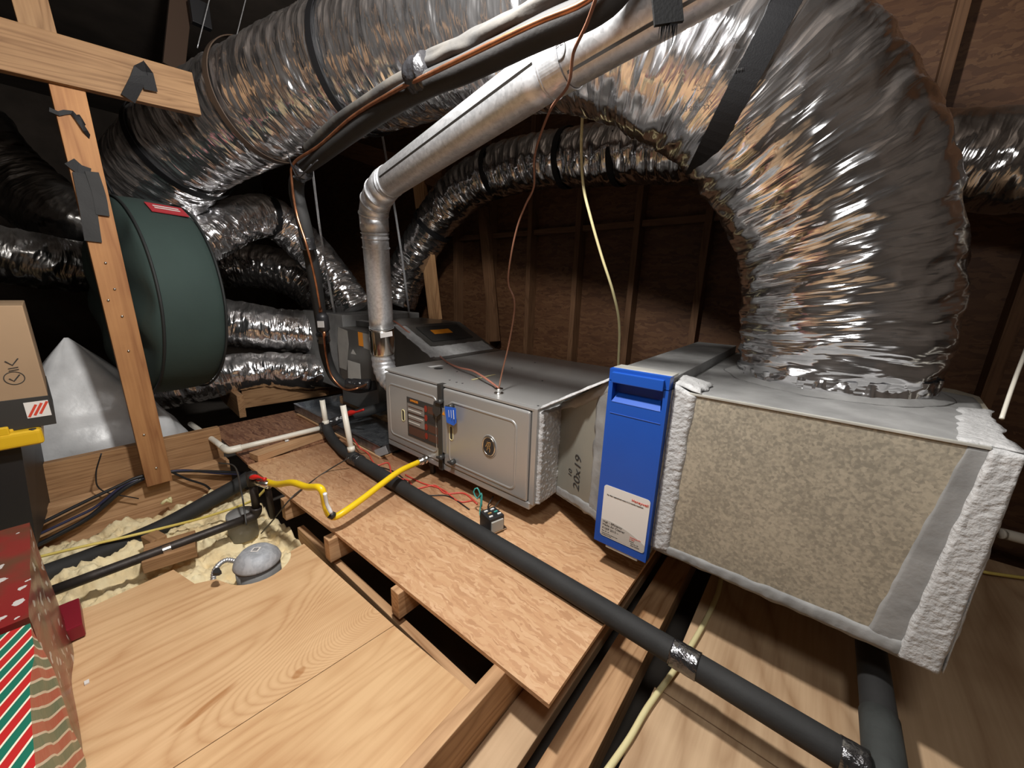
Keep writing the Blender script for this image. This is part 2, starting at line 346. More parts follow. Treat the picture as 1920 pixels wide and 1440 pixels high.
def tube(name, pts, r, m, parent=None, seg=12, step=.02, smooth_path=True, disp=None, caps=True):
    path = catmull(pts, step) if smooth_path else [V(p) for p in pts]
    fr = frames(path); vs = []; fs = []; fc = []; s = 0; n = len(path)
    for i, (p, (t, a, b)) in enumerate(zip(path, fr)):
        if i: s += (p-path[i-1]).length
        for k in range(seg):
            th = 2*math.pi*k/seg; rr = r(s, th) if callable(r) else r
            if disp: rr += disp(s, th)
            vs.append(p+a*(math.cos(th)*rr)+b*(math.sin(th)*rr)); fc.append((.2*math.cos(th), .2*math.sin(th), s))
    for i in range(n-1):
        for k in range(seg):
            k2 = (k+1) % seg; fs.append((i*seg+k, i*seg+k2, (i+1)*seg+k2, (i+1)*seg+k))
    if caps: fs.append(tuple(range(seg-1,-1,-1))); fs.append(tuple((n-1)*seg+k for k in range(seg)))
    o = mesh_obj(name, vs, fs, m, parent, smooth=True)
    if disp or m.name.startswith('foil'):
        at = o.data.attributes.new('fc', 'FLOAT_VECTOR', 'POINT'); at.data.foreach_set('vector', [c for v in fc for c in v])
    return o
def foil_disp(seed, amp, r):
    def d(s, th):
        c, sn = math.cos(th), math.sin(th)
        wrp = noise.noise(V((c*1.4+seed, sn*1.4, s*3.0)))*.05
        ss = s+wrp+.02*math.sin(th*2+seed)
        a = noise.noise(V((c*1.3+seed, sn*1.3, ss*17)))
        b = noise.noise(V((c*3.0, sn*3.0+seed, ss*42)))
        e = noise.noise(V((c*.8, sn*.8+seed*2, s*4)))
        return amp*((.5-abs(a))*1.6+(.3-abs(b))*.7+e*1.0)
    return d
def duct(name, pts, r, m, seed, amp=.010, parent=None, seg=150, step=.009, rf=None):
    return tube(name, pts, rf or r, m, parent, seg=seg, step=step, disp=foil_disp(seed, amp, r))
def ring(name, c, axis, r, wdt, thick, m, parent=None, arc=(0,2*math.pi), seg=64, ref=None, skew=0):
    """flat band around axis at c"""
    t = V(axis).normalized(); n = V(ref) if ref else t.orthogonal(); n = (n-t*n.dot(t)).normalized(); b = t.cross(n); c = V(c)
    vs = []; fs = []; full = abs(arc[1]-arc[0]-2*math.pi) < 1e-4; K = seg if full else seg+1
    for i in range(K):
        th = arc[0]+(arc[1]-arc[0])*i/seg; d = n*math.cos(th)+b*math.sin(th)
        for rr, x in ((r,-wdt/2),(r+thick,-wdt/2),(r+thick,wdt/2),(r,wdt/2)):
            vs.append(c+d*rr+t*(x+skew*math.cos(th)))
    for i in range(seg):
        j = (i+1) % K
        for k in range(4): fs.append((i*4+k, i*4+(k+1)%4, j*4+(k+1)%4, j*4+k))
    if not full: fs += [(0,1,2,3), tuple(seg*4+k for k in (3,2,1,0))]
    return mesh_obj(name, vs, fs, m, parent, smooth=False)
def ribbon(name, pts, width, thick, wdir, m, parent=None, step=.03):
    """flat strap along pts, wide along wdir"""
    path = catmull(pts, step); fr = frames(path); vs = []; fs = []
    for p, (t, a, b) in zip(path, fr):
        wv = V(wdir); wv = (wv-t*wv.dot(t)).normalized(); nn = t.cross(wv)
        for x, y in ((-1,-1),(1,-1),(1,1),(-1,1)): vs.append(p+wv*(x*width/2)+nn*(y*thick/2))
    n = len(path)
    for i in range(n-1):
        for k in range(4): fs.append((i*4+k, i*4+(k+1)%4, (i+1)*4+(k+1)%4, (i+1)*4+k))
    fs += [(3,2,1,0), tuple((n-1)*4+k for k in range(4))]
    return mesh_obj(name, vs, fs, m, parent)
def patch(name, a, b, c, d, h, m, parent=None, amp=.003, res=.012, nrm=None, rag=.0, seed=0, fr=30):
    """lumpy layer spread on the quad a b c d, h thick"""
    a,b,c,d = map(V, (a,b,c,d)); nu = max(2, int((b-a).length/res)); nv = max(2, int((d-a).length/res))
    n = V(nrm) if nrm else (b-a).cross(d-a).normalized(); vs = []; fs = []
    eu = (b-a).normalized(); ev = (d-a).normalized()
    for i in range(nu+1):
        for j in range(nv+1):
            u, v = i/nu, j/nv; p = (a*(1-u)+b*u)*(1-v)+(d*(1-u)+c*u)*v
            edge = i in (0,nu) or j in (0,nv)
            if rag and edge: p = p+eu*(rag*noise.noise(p*25+V((seed,0,0))))+ev*(rag*noise.noise(p*25+V((0,seed,3))))
            hh = 0 if edge else h+amp*(noise.noise(p*fr+V((seed,1,2)))+.6*noise.noise(p*fr*2.3+V((seed,4,2))))
            vs.append(p+n*(hh if not edge else .0005))
    for i in range(nu):
        for j in range(nv): k = i*(nv+1)+j; fs.append((k, k+nv+1, k+nv+2, k+1))
    off = len(vs); loop = [i*(nv+1) for i in range(nu+1)]+[nu*(nv+1)+j for j in range(1,nv+1)]+[i*(nv+1)+nv for i in range(nu-1,-1,-1)]+[j for j in range(nv-1,0,-1)]
    vs += [vs[k]-n*.002 for k in loop]; Q = len(loop)
    fs += [(loop[i], loop[(i+1)%Q], off+(i+1)%Q, off+i) for i in range(Q)]
    fs.append(tuple(off+i for i in range(Q)))
    return mesh_obj(name, vs, fs, m, parent, smooth=True)
def text(name, s, pos, xdir, ydir, size, m, parent=None, ext=.0004, align='LEFT'):
    cu = bpy.data.curves.new(name, 'FONT'); cu.body = s; cu.size = size; cu.extrude = ext; cu.align_x = align
    to = bpy.data.objects.new(name, cu); COL.objects.link(to)
    me = bpy.data.meshes.new_from_object(to); bpy.data.objects.remove(to)
    me.materials.clear(); me.materials.append(m); me.name = name
    o = bpy.data.objects.new(name, me); COL.objects.link(o)
    x = V(xdir).normalized(); y = V(ydir); y = (y-x*y.dot(x)).normalized(); z = x.cross(y); p = V(pos)
    o.matrix_basis = Matrix(((x.x,y.x,z.x,p.x),(x.y,y.y,z.y,p.y),(x.z,y.z,z.z,p.z),(0,0,0,1)))
    if parent: setpar(o, parent)
    return o
def lathe(name, prof, c, axis, m, parent=None, seg=40, ref=None):
    """prof: list of (radius, height along axis)"""
    t = V(axis).normalized(); n = V(ref) if ref else t.orthogonal(); n = (n-t*n.dot(t)).normalized(); b = t.cross(n); c = V(c); vs = []; fs = []
    for r, h in prof:
        for k in range(seg): th = 2*math.pi*k/seg; vs.append(c+t*h+(n*math.cos(th)+b*math.sin(th))*max(r,1e-5))
    for i in range(len(prof)-1):
        for k in range(seg): k2 = (k+1)%seg; fs.append((i*seg+k, i*seg+k2, (i+1)*seg+k2, (i+1)*seg+k))
    fs.append(tuple(range(seg))); fs.append(tuple((len(prof)-1)*seg+k for k in range(seg)))
    return mesh_obj(name, vs, fs, m, parent, smooth=True)
def rrect(x0, x1, z0, z1, r, y, n=6):
    out = []
    for cx, cz, a0 in ((x1-r,z1-r,0),(x0+r,z1-r,90),(x0+r,z0+r,180),(x1-r,z0+r,270)):
        for k in range(n+1): a = math.radians(a0+90*k/n); out.append(V((cx+r*math.cos(a), y, cz+r*math.sin(a))))
    return out
def loop_tube(name, pts, r, m, parent=None, seg=8):
    n = len(pts); c = sum((V(p) for p in pts), V((0,0,0)))/n; vs = []; fs = []
    for i in range(n):
        t = (V(pts[(i+1)%n])-V(pts[i-1])).normalized(); nn = V((0,1,0)); b = t.cross(nn)
        for k in range(seg): th = 2*math.pi*k/seg; vs.append(V(pts[i])+nn*(math.cos(th)*r*.8)+b*(math.sin(th)*r))
    for i in range(n):
        j = (i+1)%n
        for k in range(seg): k2 = (k+1)%seg; fs.append((i*seg+k, i*seg+k2, j*seg+k2, j*seg+k))
    return mesh_obj(name, vs, fs, m, parent, smooth=True)
# ================================================================== SETTING
tag(box('floor', (-7,-2.5,-1.27), (3,2.6,-1.25), M_dark, bev=0), kind='structure')
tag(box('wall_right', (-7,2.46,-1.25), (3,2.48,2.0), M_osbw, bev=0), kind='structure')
tag(box('wall_left', (-7.02,-2.5,-1.25), (-7,2.6,2.0), M_roof, bev=0), kind='structure')
tag(prism('ceiling', [(-7,-2.5,1.9),(3,-2.5,1.9),(3,2.6,1.9),(-7,2.6,1.9)], (0,0,.02), M_roof), kind='structure')
tag(box('wall_back', (-7,-2.52,-1.25), (3,-2.5,2.0), M_roof, bev=0), kind='structure')
tag(box('wall_front', (2.2,-2.5,-1.25), (2.22,2.6,2.0), M_roof, bev=0), kind='structure')
# studs and blocking of the sheathed wall
studx = [-3.82,-3.41,-3.01,-2.60,-2.20,-1.79,-1.385,-.977,-.578,-.17,.198,.573,.98,1.39]
studn = {-2.60:'behind the downward bend of the wall duct',-2.20:'just right of the knotty support post',-1.79:'behind the hanging brown wire',-1.385:'between the brown wire and the cream cable',
 -.977:'behind the hanging cream cable',-.578:'left of the vertical foil duct',-.17:'hidden behind the vertical foil duct',.198:'right of the big elbow at the top of the wall',.573:'above the far end of the return box',.98:'at the far right edge of the wall'}
for x, n_ in studn.items():
    tag(board('wall_stud', (x,2.415,-1.2), (x,2.415,1.9), .038, .089, (0,1,0), M_stud), 'rough brown wall stud '+n_, 'stud', 'wall studs')
bk_ = sorted(studn)
for k, n_ in enumerate(('left of the brace','behind the leaning brace','behind the brown wire','between brown wire and cream cable','right of the cream cable','beside the vertical foil duct')):
    tag(board('wall_blocking', (bk_[k]+.021,2.43,.41), (bk_[k+1]-.021,2.43,.41), .06, .038, (0,0,1), M_stud), 'short horizontal blocking between two wall studs, '+n_, 'blocking', 'wall blocking')
tag(board('diagonal_brace', P(905,390,1,2.33), P(928,640,1,2.33), .089, .038, (0,1,0), M_stud), 'leaning brown brace in front of the wall studs behind the furnace', 'brace')
tag(board('support_post', P(785,330,1,1.98), P(817,600,1,1.98), .12, .038, (0,1,0), M_beam), 'knotty wooden post standing behind the transition box, right of the vent pipe', 'post')
tag(board('cross_beam', P(600,262,1,2.0), P(830,335,1,2.0), .14, .04, (0,1,0), M_stud), 'dark red-brown cross beam behind the vent pipe under the big duct', 'beam')

# ================================================================== FLOOR FRAMING
jl = {0:'short joist end under the flake board, leftmost of the three by the plywood edge',
      1:'short joist end under the flake board, middle one below the yellow gas hose',
      2:'short bright joist end under the flake board, nearest the long joist'}
for i, (x, yy) in enumerate(((-1.58,.487),(-1.205,.489),(-.826,.508))):
    tag(board('floor_joist', (x,yy,-.907), (x,2.3,-.907), .038, .089, (0,0,1), M_joist), jl[i], 'joist', 'joists under the flake board')
tag(board('floor_joist', (-.441,-1.2,-.925), (-.441,2.3,-.925), .034, .13, (0,0,1), M_joist), 'long edge-on joist coming out from under the flake board corner beside the plywood', 'joist')
tag(board('flat_joist', (-.378,-1.0,-1.0), (-.378,2.3,-1.0), .088, .038, (0,0,1), M_plyd), 'flat greyish stud with a knot, right beside the long edge-on joist', 'joist')
tag(board('flat_joist', (-.262,-1.0,-1.03), (-.262,2.3,-1.03), .088, .09, (0,0,1), M_joist), 'wide worn flat joist under the black insulated pipe, left of the lower plywood', 'joist')
tag(board('ledger_strip', (-1.52,.522,-1.02), (-.46,.522,-1.02), .025, .09, (0,0,1), M_joist), 'narrow reddish ledger running in the gap between plywood and flake board', 'ledger')
for i, (x0,x1) in enumerate(((-2.0,-.305),(-2.70,-2.03))):
    if i == 0:
        poly = [(x0,.512),(x1,.53),(x1,1.02),(-1.0,1.40),(x0,1.40)]
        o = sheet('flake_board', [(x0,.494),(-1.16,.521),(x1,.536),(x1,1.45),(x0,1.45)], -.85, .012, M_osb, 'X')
        tag(o, 'long flake board with a darker blotched left end lying under the furnace and gas hose', 'board')
    else:
        tag(sheet('flake_board', [(x0,.51),(x1,.50),(x1,1.5),(x0,1.5)], -.852, .012, M_osbd, 'X'), 'dark flake board behind the white drain pipe, left of the drain pan', 'board')
# big plywood with the round cut-out
cut = [(-1.36+.10*math.cos(math.radians(a))-.10, .40+.10*math.sin(math.radians(a))) for a in range(330,190,-14)]
LC = P(481,1040,2,-.915)
cx, cy, cr = LC.x, LC.y, .100
arc = [(cx+cr*math.cos(math.radians(a)), cy+cr*math.sin(math.radians(a))) for a in range(80,-76,-12)]
poly = [(-.465,.505),(-.465,.50),(-1.36,.472)]+arc+[(cx-.02,cy-cr-.015),(cx-.045,.16),(-1.545,.13),(-1.53,-.05),(-1.55,-.12),(-1.56,-1.5),(-.465,-1.5)]
mid = P(735,1175,2,-.95); low = P(430,1372,2,-.95)
sl = (low.x-mid.x)/(low.y-mid.y); xa = mid.x+sl*(.486-mid.y); xb = mid.x+sl*(-1.5-mid.y)
pl = [(xa-.001,.486)]+[p for p in poly[2:] if p[0] < -.6 and p[1] > -1.4]+[(-1.56,-1.5),(xb-.001,-1.5)]
pcx, pcy = sum(p[0] for p in pl)/len(pl), sum(p[1] for p in pl)/len(pl)
def lc_(px, py):
    q = P(px,py,2,-.95); return (q.y-pcy, -(q.x-pcx))
m1a, m1b, m2a, m2b, sw, sw2, kn = lc_(312,1385), lc_(450,1275), lc_(350,1445), lc_(435,1385), lc_(720,1130), lc_(620,1210), lc_(560,1262)
def mark_of(a, b, w_): return ((a[0]+b[0])/2, (a[1]+b[1])/2, math.hypot(b[0]-a[0],b[1]-a[1])/2, w_, math.atan2(b[1]-a[1],b[0]-a[0]))
M_ply = wood('plywood_face', (.70,.46,.25), (.44,.22,.09), scale=.62, ring=3.2, spread=4.2, line=.24, fine=.40, swirls=[(sw[0],sw[1],.16,.13,.55),(sw2[0],sw2[1],.30,.10,.22)], marks=[mark_of(m1a,m1b,.011),mark_of(m2a,m2b,.009),(kn[0],kn[1],.020,.012,.3)])
tag(sheet('plywood_sheet', pl, -.95, .018, M_ply, 'Y'), 'large pale plywood sheet with swirling grain and a round cut-out around the lamp can', 'plywood')
tag(sheet('plywood_sheet', [(xa+.001,.486),(xb+.001,-1.5),(-.462,-1.5),(-.462,.503)], -.95, .018, M_ply2, 'Y'), 'pale plywood sheet between the long crack and the long edge-on joist', 'plywood')
tag(sheet('plywood_sheet', [(-.168,-1.0),(.105,-1.0),(.105,.83),(-.168,.83)], -.98, .018, M_plyd, 'Y'), 'stained lower plywood strip with the cream cable running along its left edge', 'plywood')
tag(sheet('plywood_sheet', [(-.150,.832),(.95,.832),(.95,2.2),(-.150,2.2)], -.979, .018, M_plyd, 'Y'), 'wide shadowed plywood under the large return box', 'plywood')
tag(board('flat_joist', (.15,-1,-1.01), (.15,.828,-1.01), .085, .05, (0,0,1), M_post), 'orange-brown joist edge beside the bottom end of the insulated pipe', 'joist')
tag(sheet('plywood_sheet', [(.2,-1.0),(1.2,-1.0),(1.2,.828),(.2,.828)], -.982, .018, M_plyd, 'Y'), 'shadowed plywood in the bottom right corner below the return box', 'plywood')
# beams at the left
tag(board('long_beam', (-2.38,-1.4,-.842), (-2.38,.485,-.842), .04, .18, (0,0,1), M_beam), 'upper of two long beams behind the leaning post, with the white bundle behind it', 'beam')
tag(board('long_beam', (-2.305,-1.4,-1.02), (-2.305,.485,-1.02), .06, .22, (0,0,1), M_joist), 'lower long beam the black cables run along, behind the black insulated pipe', 'beam')
tag(board('beam_block', P(413,1005,0,-2.24)+V((0,-.55,.05)), P(413,1005,0,-2.24)+V((0,-.55,.22)), .05, .035, (1,0,0), M_post), 'small upright wood block below the foot of the tall post', 'block')
for a, b, t, lab in (((-3.05,.78,-.79),(-2.95,1.5,-.79),.05,'rough horizontal framing piece behind the dark flake board'),
                     ((-2.85,.72,-.80),(-3.45,.76,-.80),.038,'stub of framing standing on edge behind the white drain pipe')):
    tag(board('framing_piece', a, b, t, .15, (0,0,1), M_beam), lab, 'framing')
tag(board('pipe_plank', (-2.03,.53,-.833), (-2.10,.90,-.833), .075, .034, (0,0,1), M_joist), 'short plank with a knot carrying the white drain pipe', 'plank')

# post and overhead beam
pz = -.906
post = tag(board('tall_post', (-2.221,.205,pz), (-2.221,.19,.70), .087, .038, (1,0,0), M_post), 'tall orange-brown post with nail heads standing left of the round green bag', 'post')
for px, py in ((198,493),(203,563),(215,542),(229,593),(241,658),(270,815),(293,877)):
    q = P(px,py,0,-2.2); lathe('nail_head', [(.0,.003),(.004,.003),(.004,0)], q, (1,0,0), M_chrome, post, seg=10)
tag(board('overhead_beam', (-2.195,-.6,.66), (-2.195,.56,.745), .15, .038, (1,0,0), M_obeam), 'thick horizontal beam crossing the top of the tall post', 'beam')
tag(board('upper_post', P(72,60,0,-2.24), P(72,60,0,-2.24)+V((0,-.03,.9)), .085, .038, (1,0,0), M_obeam), 'short post continuing upward above the overhead beam', 'post')
tag(board('roof_rafter', P(325,130,0,-3.0), P(345,-60,0,-3.0),   .09, .038, (1,0,0), mat('dark_rafter_wood',(.06,.032,.018),.8)), 'dark brown rafter above the left end of the big foil duct', 'rafter')
for i, (px, lab) in enumerate(((1668,'dark rafter edge beyond the big elbow duct'),(1790,'pale stud edge right of the big elbow duct'))):
    pass
# straps / tape hanging on the post
tag(ribbon('tape_strip', [P(130,302,0,-2.197),P(150,318,0,-2.195),P(170,325,0,-2.196)], .035, .003, (0,.2,1), M_strap), 'black tape wrapped across the tall post', 'tape')
tag(ribbon('tape_strip', [P(153,325,0,-2.194),P(165,390,0,-2.194),P(175,453,0,-2.194)], .045, .003, (0,1,0), M_rub), 'longest black tape strip hanging down the face of the tall post', 'tape')
tag(ribbon('tape_strip', [P(172,322,0,-2.19),P(186,365,0,-2.192),P(193,404,0,-2.192)], .036, .003, (0,1,0), M_rub), 'short black tape strip hanging beside the longest one on the tall post', 'tape')
tag(ribbon('hanging_strap', [P(92,205,0,-2.19),P(110,213,0,-2.195),P(135,211,0,-2.195),P(160,245,0,-2.19),P(185,285,0,-2.25)], .014, .003, (0,.3,1), M_strap), 'thin black strap nailed high on the tall post', 'strap')

# ================================================================== FURNACE
YF = 1.0
fu = empty('furnace', (-1.135,1.43,-.755), 'horizontal grey gas furnace with two embossed doors beside the blue filter cabinet', 'furnace')
box('cabinet', (-1.585,1.012,-.755), (-.687,1.86,-.389), M_fur, fu, .003)
box('side_flange', (-.708,.992,-.752), (-.686,1.014,-.388), M_fur, fu, .003)
box('top_flange', (-1.585,.990,-.398), (-.700,1.012,-.3885), M_fur, fu, .002)
box('bottom_rail', (-1.58,.988,-.772), (-.700,1.03,-.745), M_fur, fu, .004)
dl = bevel_mesh(box('door', (-1.578,.984,-.744), (-1.186,1.012,-.402), M_fur, fu, 0), .011, 4)
dr = bevel_mesh(box('door', (-1.158,.984,-.744), (-.712,1.012,-.402), M_fur, fu, 0), .011, 4)
for d_, x0, x1, z0, z1 in ((dl,-1.545,-1.200,-.703,-.452),(dr,-1.120,-.768,-.716,-.452)):
    loop_tube('door_ridge', rrect(x0,x1,z0,z1,.026,.9855), .0060, M_fur, d_)
    prism('door_field', rrect(x0+.004,x1-.004,z0+.004,z1-.004,.022,.9848), (0,-.0015,0), M_fur, d_)
box('centre_strap', (-1.186,.978,-.772), (-1.160,1.010,-.388), M_furdark, fu, .002)
# handle slots
for d_, px, py, h in ((dl,756,779,.055),(dr,846,812,.062)):
    q = P(px,py,1,.982); lp = rrect(q.x-.010,q.x+.010,q.z-h/2,q.z+h/2,.0095,.9822)
    prism('handle_slot', lp, (0,.001,0), M_furdark, d_); loop_tube('slot_rim', lp, .0022, M_wire_w, d_)
# oval emblem
q = P(917,837,1,.982)
em = [V((q.x+.030*math.cos(a), .9825, q.z+.036*math.sin(a))) for a in [2*math.pi*k/40 for k in range(40)]]
eb = prism('emblem', em, (0,-.003,0), M_ink, dr)
loop_tube('emblem_ring', [V((q.x+(p.x-q.x)*1.02,.980,q.z+(p.z-q.z)*1.02)) for p in em], .0030, M_chrome, eb)
loop_tube('emblem_rim', [V((q.x+(p.x-q.x)*1.22,.983,q.z+(p.z-q.z)*1.22)) for p in em], .0026, M_fur, eb)
for k, (dx, dz, a, ln) in enumerate(((-.012,.006,1.2,.022),(-.004,.008,1.9,.02),(.004,.004,1.3,.024),(-.008,-.008,1.5,.02),(.004,-.012,1.7,.02),(.0,.016,.2,.02))):
    c = V((q.x+dx,.979,q.z+dz)); e = V((math.cos(a),0,math.sin(a)))*ln/2
    ribbon('emblem_script', [c-e, c+V((.003,0,.001)), c+e], .0028, .0008, (e.z,0,-e.x), M_gold, eb, step=.01)
# wiring diagram label
a_, b_ = P(763,757,1,.982), P(829,830,1,.982)
X0, X1, Z1, Z0 = a_.x, b_.x, -.488, -.676
wl = box('wiring_label', (X0,.9815,Z0), (X1,.9835,Z1), M_furdark, dl, 0)
M_lb = mat('brown_print', (.10,.045,.03), .45); M_lg = mat('grey_print', (.24,.22,.20), .5)
box('label_panel', (X0+.004,.981,Z0+.12), (X0+.125,.982,Z1-.028), M_lg, wl, 0)
for k in range(7):
    box('print_line', (X0+.010,.9803,Z1-.045-k*.0145), (X0+.115-(k%3)*.012,.981,Z1-.041-k*.0145), M_label if k % 2 else M_lb, wl, 0)
for k, c in enumerate((M_lb,M_ink,M_lb,M_lb)):
    box('label_panel', (X0+.150,.981,Z1-.045-k*.042), (X1-.006,.982,Z1-.012-k*.042), c, wl, 0)
    bx = prism('warning_oval', [V((X0+.137+.010*math.cos(t),.9808,Z1-.028-k*.042+.015*math.sin(t))) for t in [2*math.pi*j/16 for j in range(16)]], (0,-.0008,0), mat('dark_red_print',(.28,.03,.015),.5), wl)
box('label_panel', (X0+.01,.981,Z0+.012), (X0+.125,.982,Z0+.05), M_lb, wl, 0)
box('label_panel', (X0+.01,.981,Z0+.060), (X0+.125,.982,Z0+.110), M_lg, wl, 0)
box('label_panel', (X0+.02,.9805,Z1-.018), (X0+.085,.9812,Z1-.004), M_lb, wl, 0)
text('danger_text', 'DANGER', (X0+.028,.9800,Z1-.016), (1,0,0), (0,0,1), .014, M_or, wl)
box('side_print', (X1+.004,.9815,Z0-.01), (X1+.022,.9835,Z1+.0), M_lg, dl, 0)
prism('warning_triangle', [V((X1+.004,.981,Z1-.028)),V((X1+.022,.981,Z1-.028)),V((X1+.013,.981,Z1-.012))], (0,-.0006,0), M_or, dl)
# latches
for px, py in ((826,753),(846,762),(828,857),(849,866)):
    q = P(px,py,1,.975); k = lathe('latch_knob', [(.0,.022),(.009,.022),(.011,.016),(.011,0)], (q.x,.984,q.z), (0,-1,0), M_furdark, fu, seg=18)
    box('latch_wing', (q.x-.017,.958,q.z-.004), (q.x+.017,.966,q.z+.004), M_ink, k, .001)
prism('latch_flap', [P(814,752,1,.968),P(826,758,1,.968),P(826,776,1,.968),P(818,782,1,.968),P(811,770,1,.968)], (0,-.002,0), M_furdark, fu)
tg = tag(prism('blue_tag', [P(834,762,1,.955),P(855,765,1,.96),P(856,793,1,.965),P(851,798,1,.965),P(838,792,1,.96)], (0,-.0015,0), mat('blue_card', (.02,.13,.65), .4)), 'bright blue plastic tag hanging on the furnace door latch', 'tag')
for k in range(3):
    a2 = P(850-k*4.5,769,1,.955); b2 = P(851-k*4.5,786-k*2,1,.955); ribbon('tag_print', [a2,b2], .0035 if k == 0 else .002, .0006, (1,0,0), M_white, tg)
# top details
T = -.3885
q = P(822,691,2,T); lathe('knockout_hole', [(.022,.0006),(.022,-.004)], (q.x,q.y,T), (0,0,1), M_ink, fu, seg=24)
a2 = P(805,688,2,T+.002); b2 = P(829,685,2,T+.002); ribbon('paper_label', [a2,b2], .03, .0006, (0,1,0), M_white, fu)
for px, py in ((843,713),(856,717),(867,719),(1009,761),(960,690),(1017,714),(1003,680),(857,697),(838,682)):
    q = P(px,py,2,T); lathe('screw_hole', [(.004,.0012),(.004,-.002)], (q.x,q.y,T), (0,0,1), M_ink, fu, seg=10)
q = P(935,738,2,T)
cn = tag(lathe('cable_connector', [(.018,0),(.018,.004),(.014,.005),(.014,.016),(.017,.017),(.017,.021),(.009,.022)], (q.x,q.y,T), (0,0,1), M_chrome, None, seg=20), 'small metal cable connector standing on the furnace top', 'connector')
CT = V((q.x,q.y,T+.02))
tag(ribbon('masking_tape', [P(885,712,2,T+.002),P(928,702,2,T+.002)], .012, .0006, (.3,1,0), M_wire_w), 'torn strip of yellowish tape stuck on the furnace top', 'tape')

# ================================================================== TRANSITION, FILTER, RETURN BOX
tr = empty('duct_transition', (-.56,1.4,-.75), 'sheet-metal transition with mastic seams between the furnace and the blue filter door', 'duct fitting')
pts = [(-.686,1.13,-.757),(-.686,1.13,-.40),(-.436,1.0,-.245),(-.436,1.0,-.705)]
bk = [(-.686,1.86,-.757),(-.686,1.86,-.40),(-.436,1.90,-.245),(-.436,1.90,-.705)]
mesh_obj('duct_body', pts+bk, [(0,1,2,3),(7,6,5,4),(1,5,6,2),(0,3,7,4),(0,4,5,1),(2,6,7,3)], mat('grey_sheet', (.36,.35,.30), .45, .4, var=.15, vscale=5), tr)
patch('mastic_strip', (-.684,1.005,-.752),(-.684,1.13,-.752),(-.684,1.13,-.402),(-.684,1.005,-.402), .012, M_mastic, tr, amp=.004, res=.005, nrm=(1,0,0), rag=.004, fr=110)
patch('mastic_strip', (-.684,1.0,-.388),(-.434,.998,-.240),(-.434,1.05,-.238),(-.684,1.14,-.388), .006, M_mastic, tr, amp=.003, res=.008, nrm=(-.4,0,.9), rag=.012, seed=3)
patch('mastic_strip', (-.684,1.13,-.43),(-.44,1.0,-.29),(-.44,1.0,-.247),(-.684,1.13,-.402), .004, M_masticd, tr, amp=.003, res=.008, nrm=(-.46,-.89,0), rag=.012, seed=4)
patch('mastic_strip', (-.49,1.028,-.70),(-.437,1.0,-.70),(-.437,1.0,-.25),(-.49,1.028,-.285), .003, M_masticd, tr, amp=.002, res=.008, nrm=(-.46,-.89,0), rag=.012, seed=5)
patch('mastic_strip', (-.684,1.132,-.757),(-.44,1.0,-.705),(-.44,1.0,-.67),(-.684,1.132,-.715), .003, M_masticd, tr, amp=.002, res=.008, nrm=(-.46,-.89,0), rag=.01, seed=6)
patch('mastic_strip', (-.684,1.16,-.386),(-.45,1.06,-.240),(-.44,1.88,-.240),(-.684,1.85,-.388), .002, M_masticd, tr, amp=.001, res=.02, nrm=(-.4,0,.9), rag=.01, seed=8)
# marker writing: runs up the sheet
xd = V((0,0,1)); yd = V((-.25,.13,0)).normalized()
for s, px, py, sz in (('20x19',1078,928,.052),('10',1058,905,.03)):
    o = P(px,py,1,1.03); t_ = (o.x+.686)/.25; o = V((o.x, 1.13-.13*t_-.0015, o.z))
    text('marker_writing', s, o, xd, yd, sz, M_ink, tr, ext=.0003)

fc_ = empty('filter_cabinet', (-.353,1.45,-.75), 'upright media filter cabinet with a blue door and white label', 'filter cabinet')
box('cabinet_body', (-.432,1.004,-.748), (-.274,1.90,-.212), M_masticd, fc_, .002)
M_fl = mat('pale_worn_steel', (.56,.55,.50), .5, .3, var=.25, vscale=10)
box('top_cap', (-.434,.992,-.213), (-.272,1.045,-.204), M_fl, fc_, .002)
# blue door: rails around a hand pocket
bm = bmesh.new()
def addbox(bm, x0,x1,y0,y1,z0,z1):
    vs = [bm.verts.new((x,y,z)) for x in (x0,x1) for y in (y0,y1) for z in (z0,z1)]
    for f in ((0,1,3,2),(4,6,7,5),(0,4,5,1),(2,3,7,6),(0,2,6,4),(1,5,7,3)): bm.faces.new([vs[i] for i in f])
DX0, DX1, DY0, DY1 = -.4345,-.2715,.972,1.003
ZT, ZB, PT, PB = -.205,-.752,-.240,-.297
addbox(bm, DX0,DX1,DY0,DY1,ZB,PB); addbox(bm, DX0,DX0+.012,DY0,DY1,PB,PT+.002); addbox(bm, DX1-.012,DX1,DY0,DY1,PB,PT+.002); addbox(bm, DX0,DX1,DY0,DY1,PT,ZT)
addbox(bm, DX0,DX1,DY1-.003,DY1,PB,PT)
me = bpy.data.meshes.new('door'); bmesh.ops.recalc_face_normals(bm, faces=bm.faces); bm.to_mesh(me); bm.free(); me.materials.append(M_blue)
door = bpy.data.objects.new('door', me); COL.objects.link(door); setpar(door, fc_); door['label'] = 'blue filter door with a hand pocket'
box('pull_lip', (DX0+.011,.962,-.242), (DX1-.012,.974,-.213), M_blue, door, .002)
prism('pocket_ramp', [V((DX0+.020,.999,-.276)),V((DX1-.024,.999,-.276)),V((DX1-.014,.971,-.298)),V((DX0+.013,.971,-.298))], (0,.003,0), M_blue, door)
box('door_seam', (DX0+.012,.9705,-.332), (DX1-.010,.9722,-.3305), mat('pale_blue_edge', (.05,.12,.45), .3), door, 0)
box('door_stop', (-.396,.974,-.762), (-.296,.992,-.750), M_fl, fc_, .002)
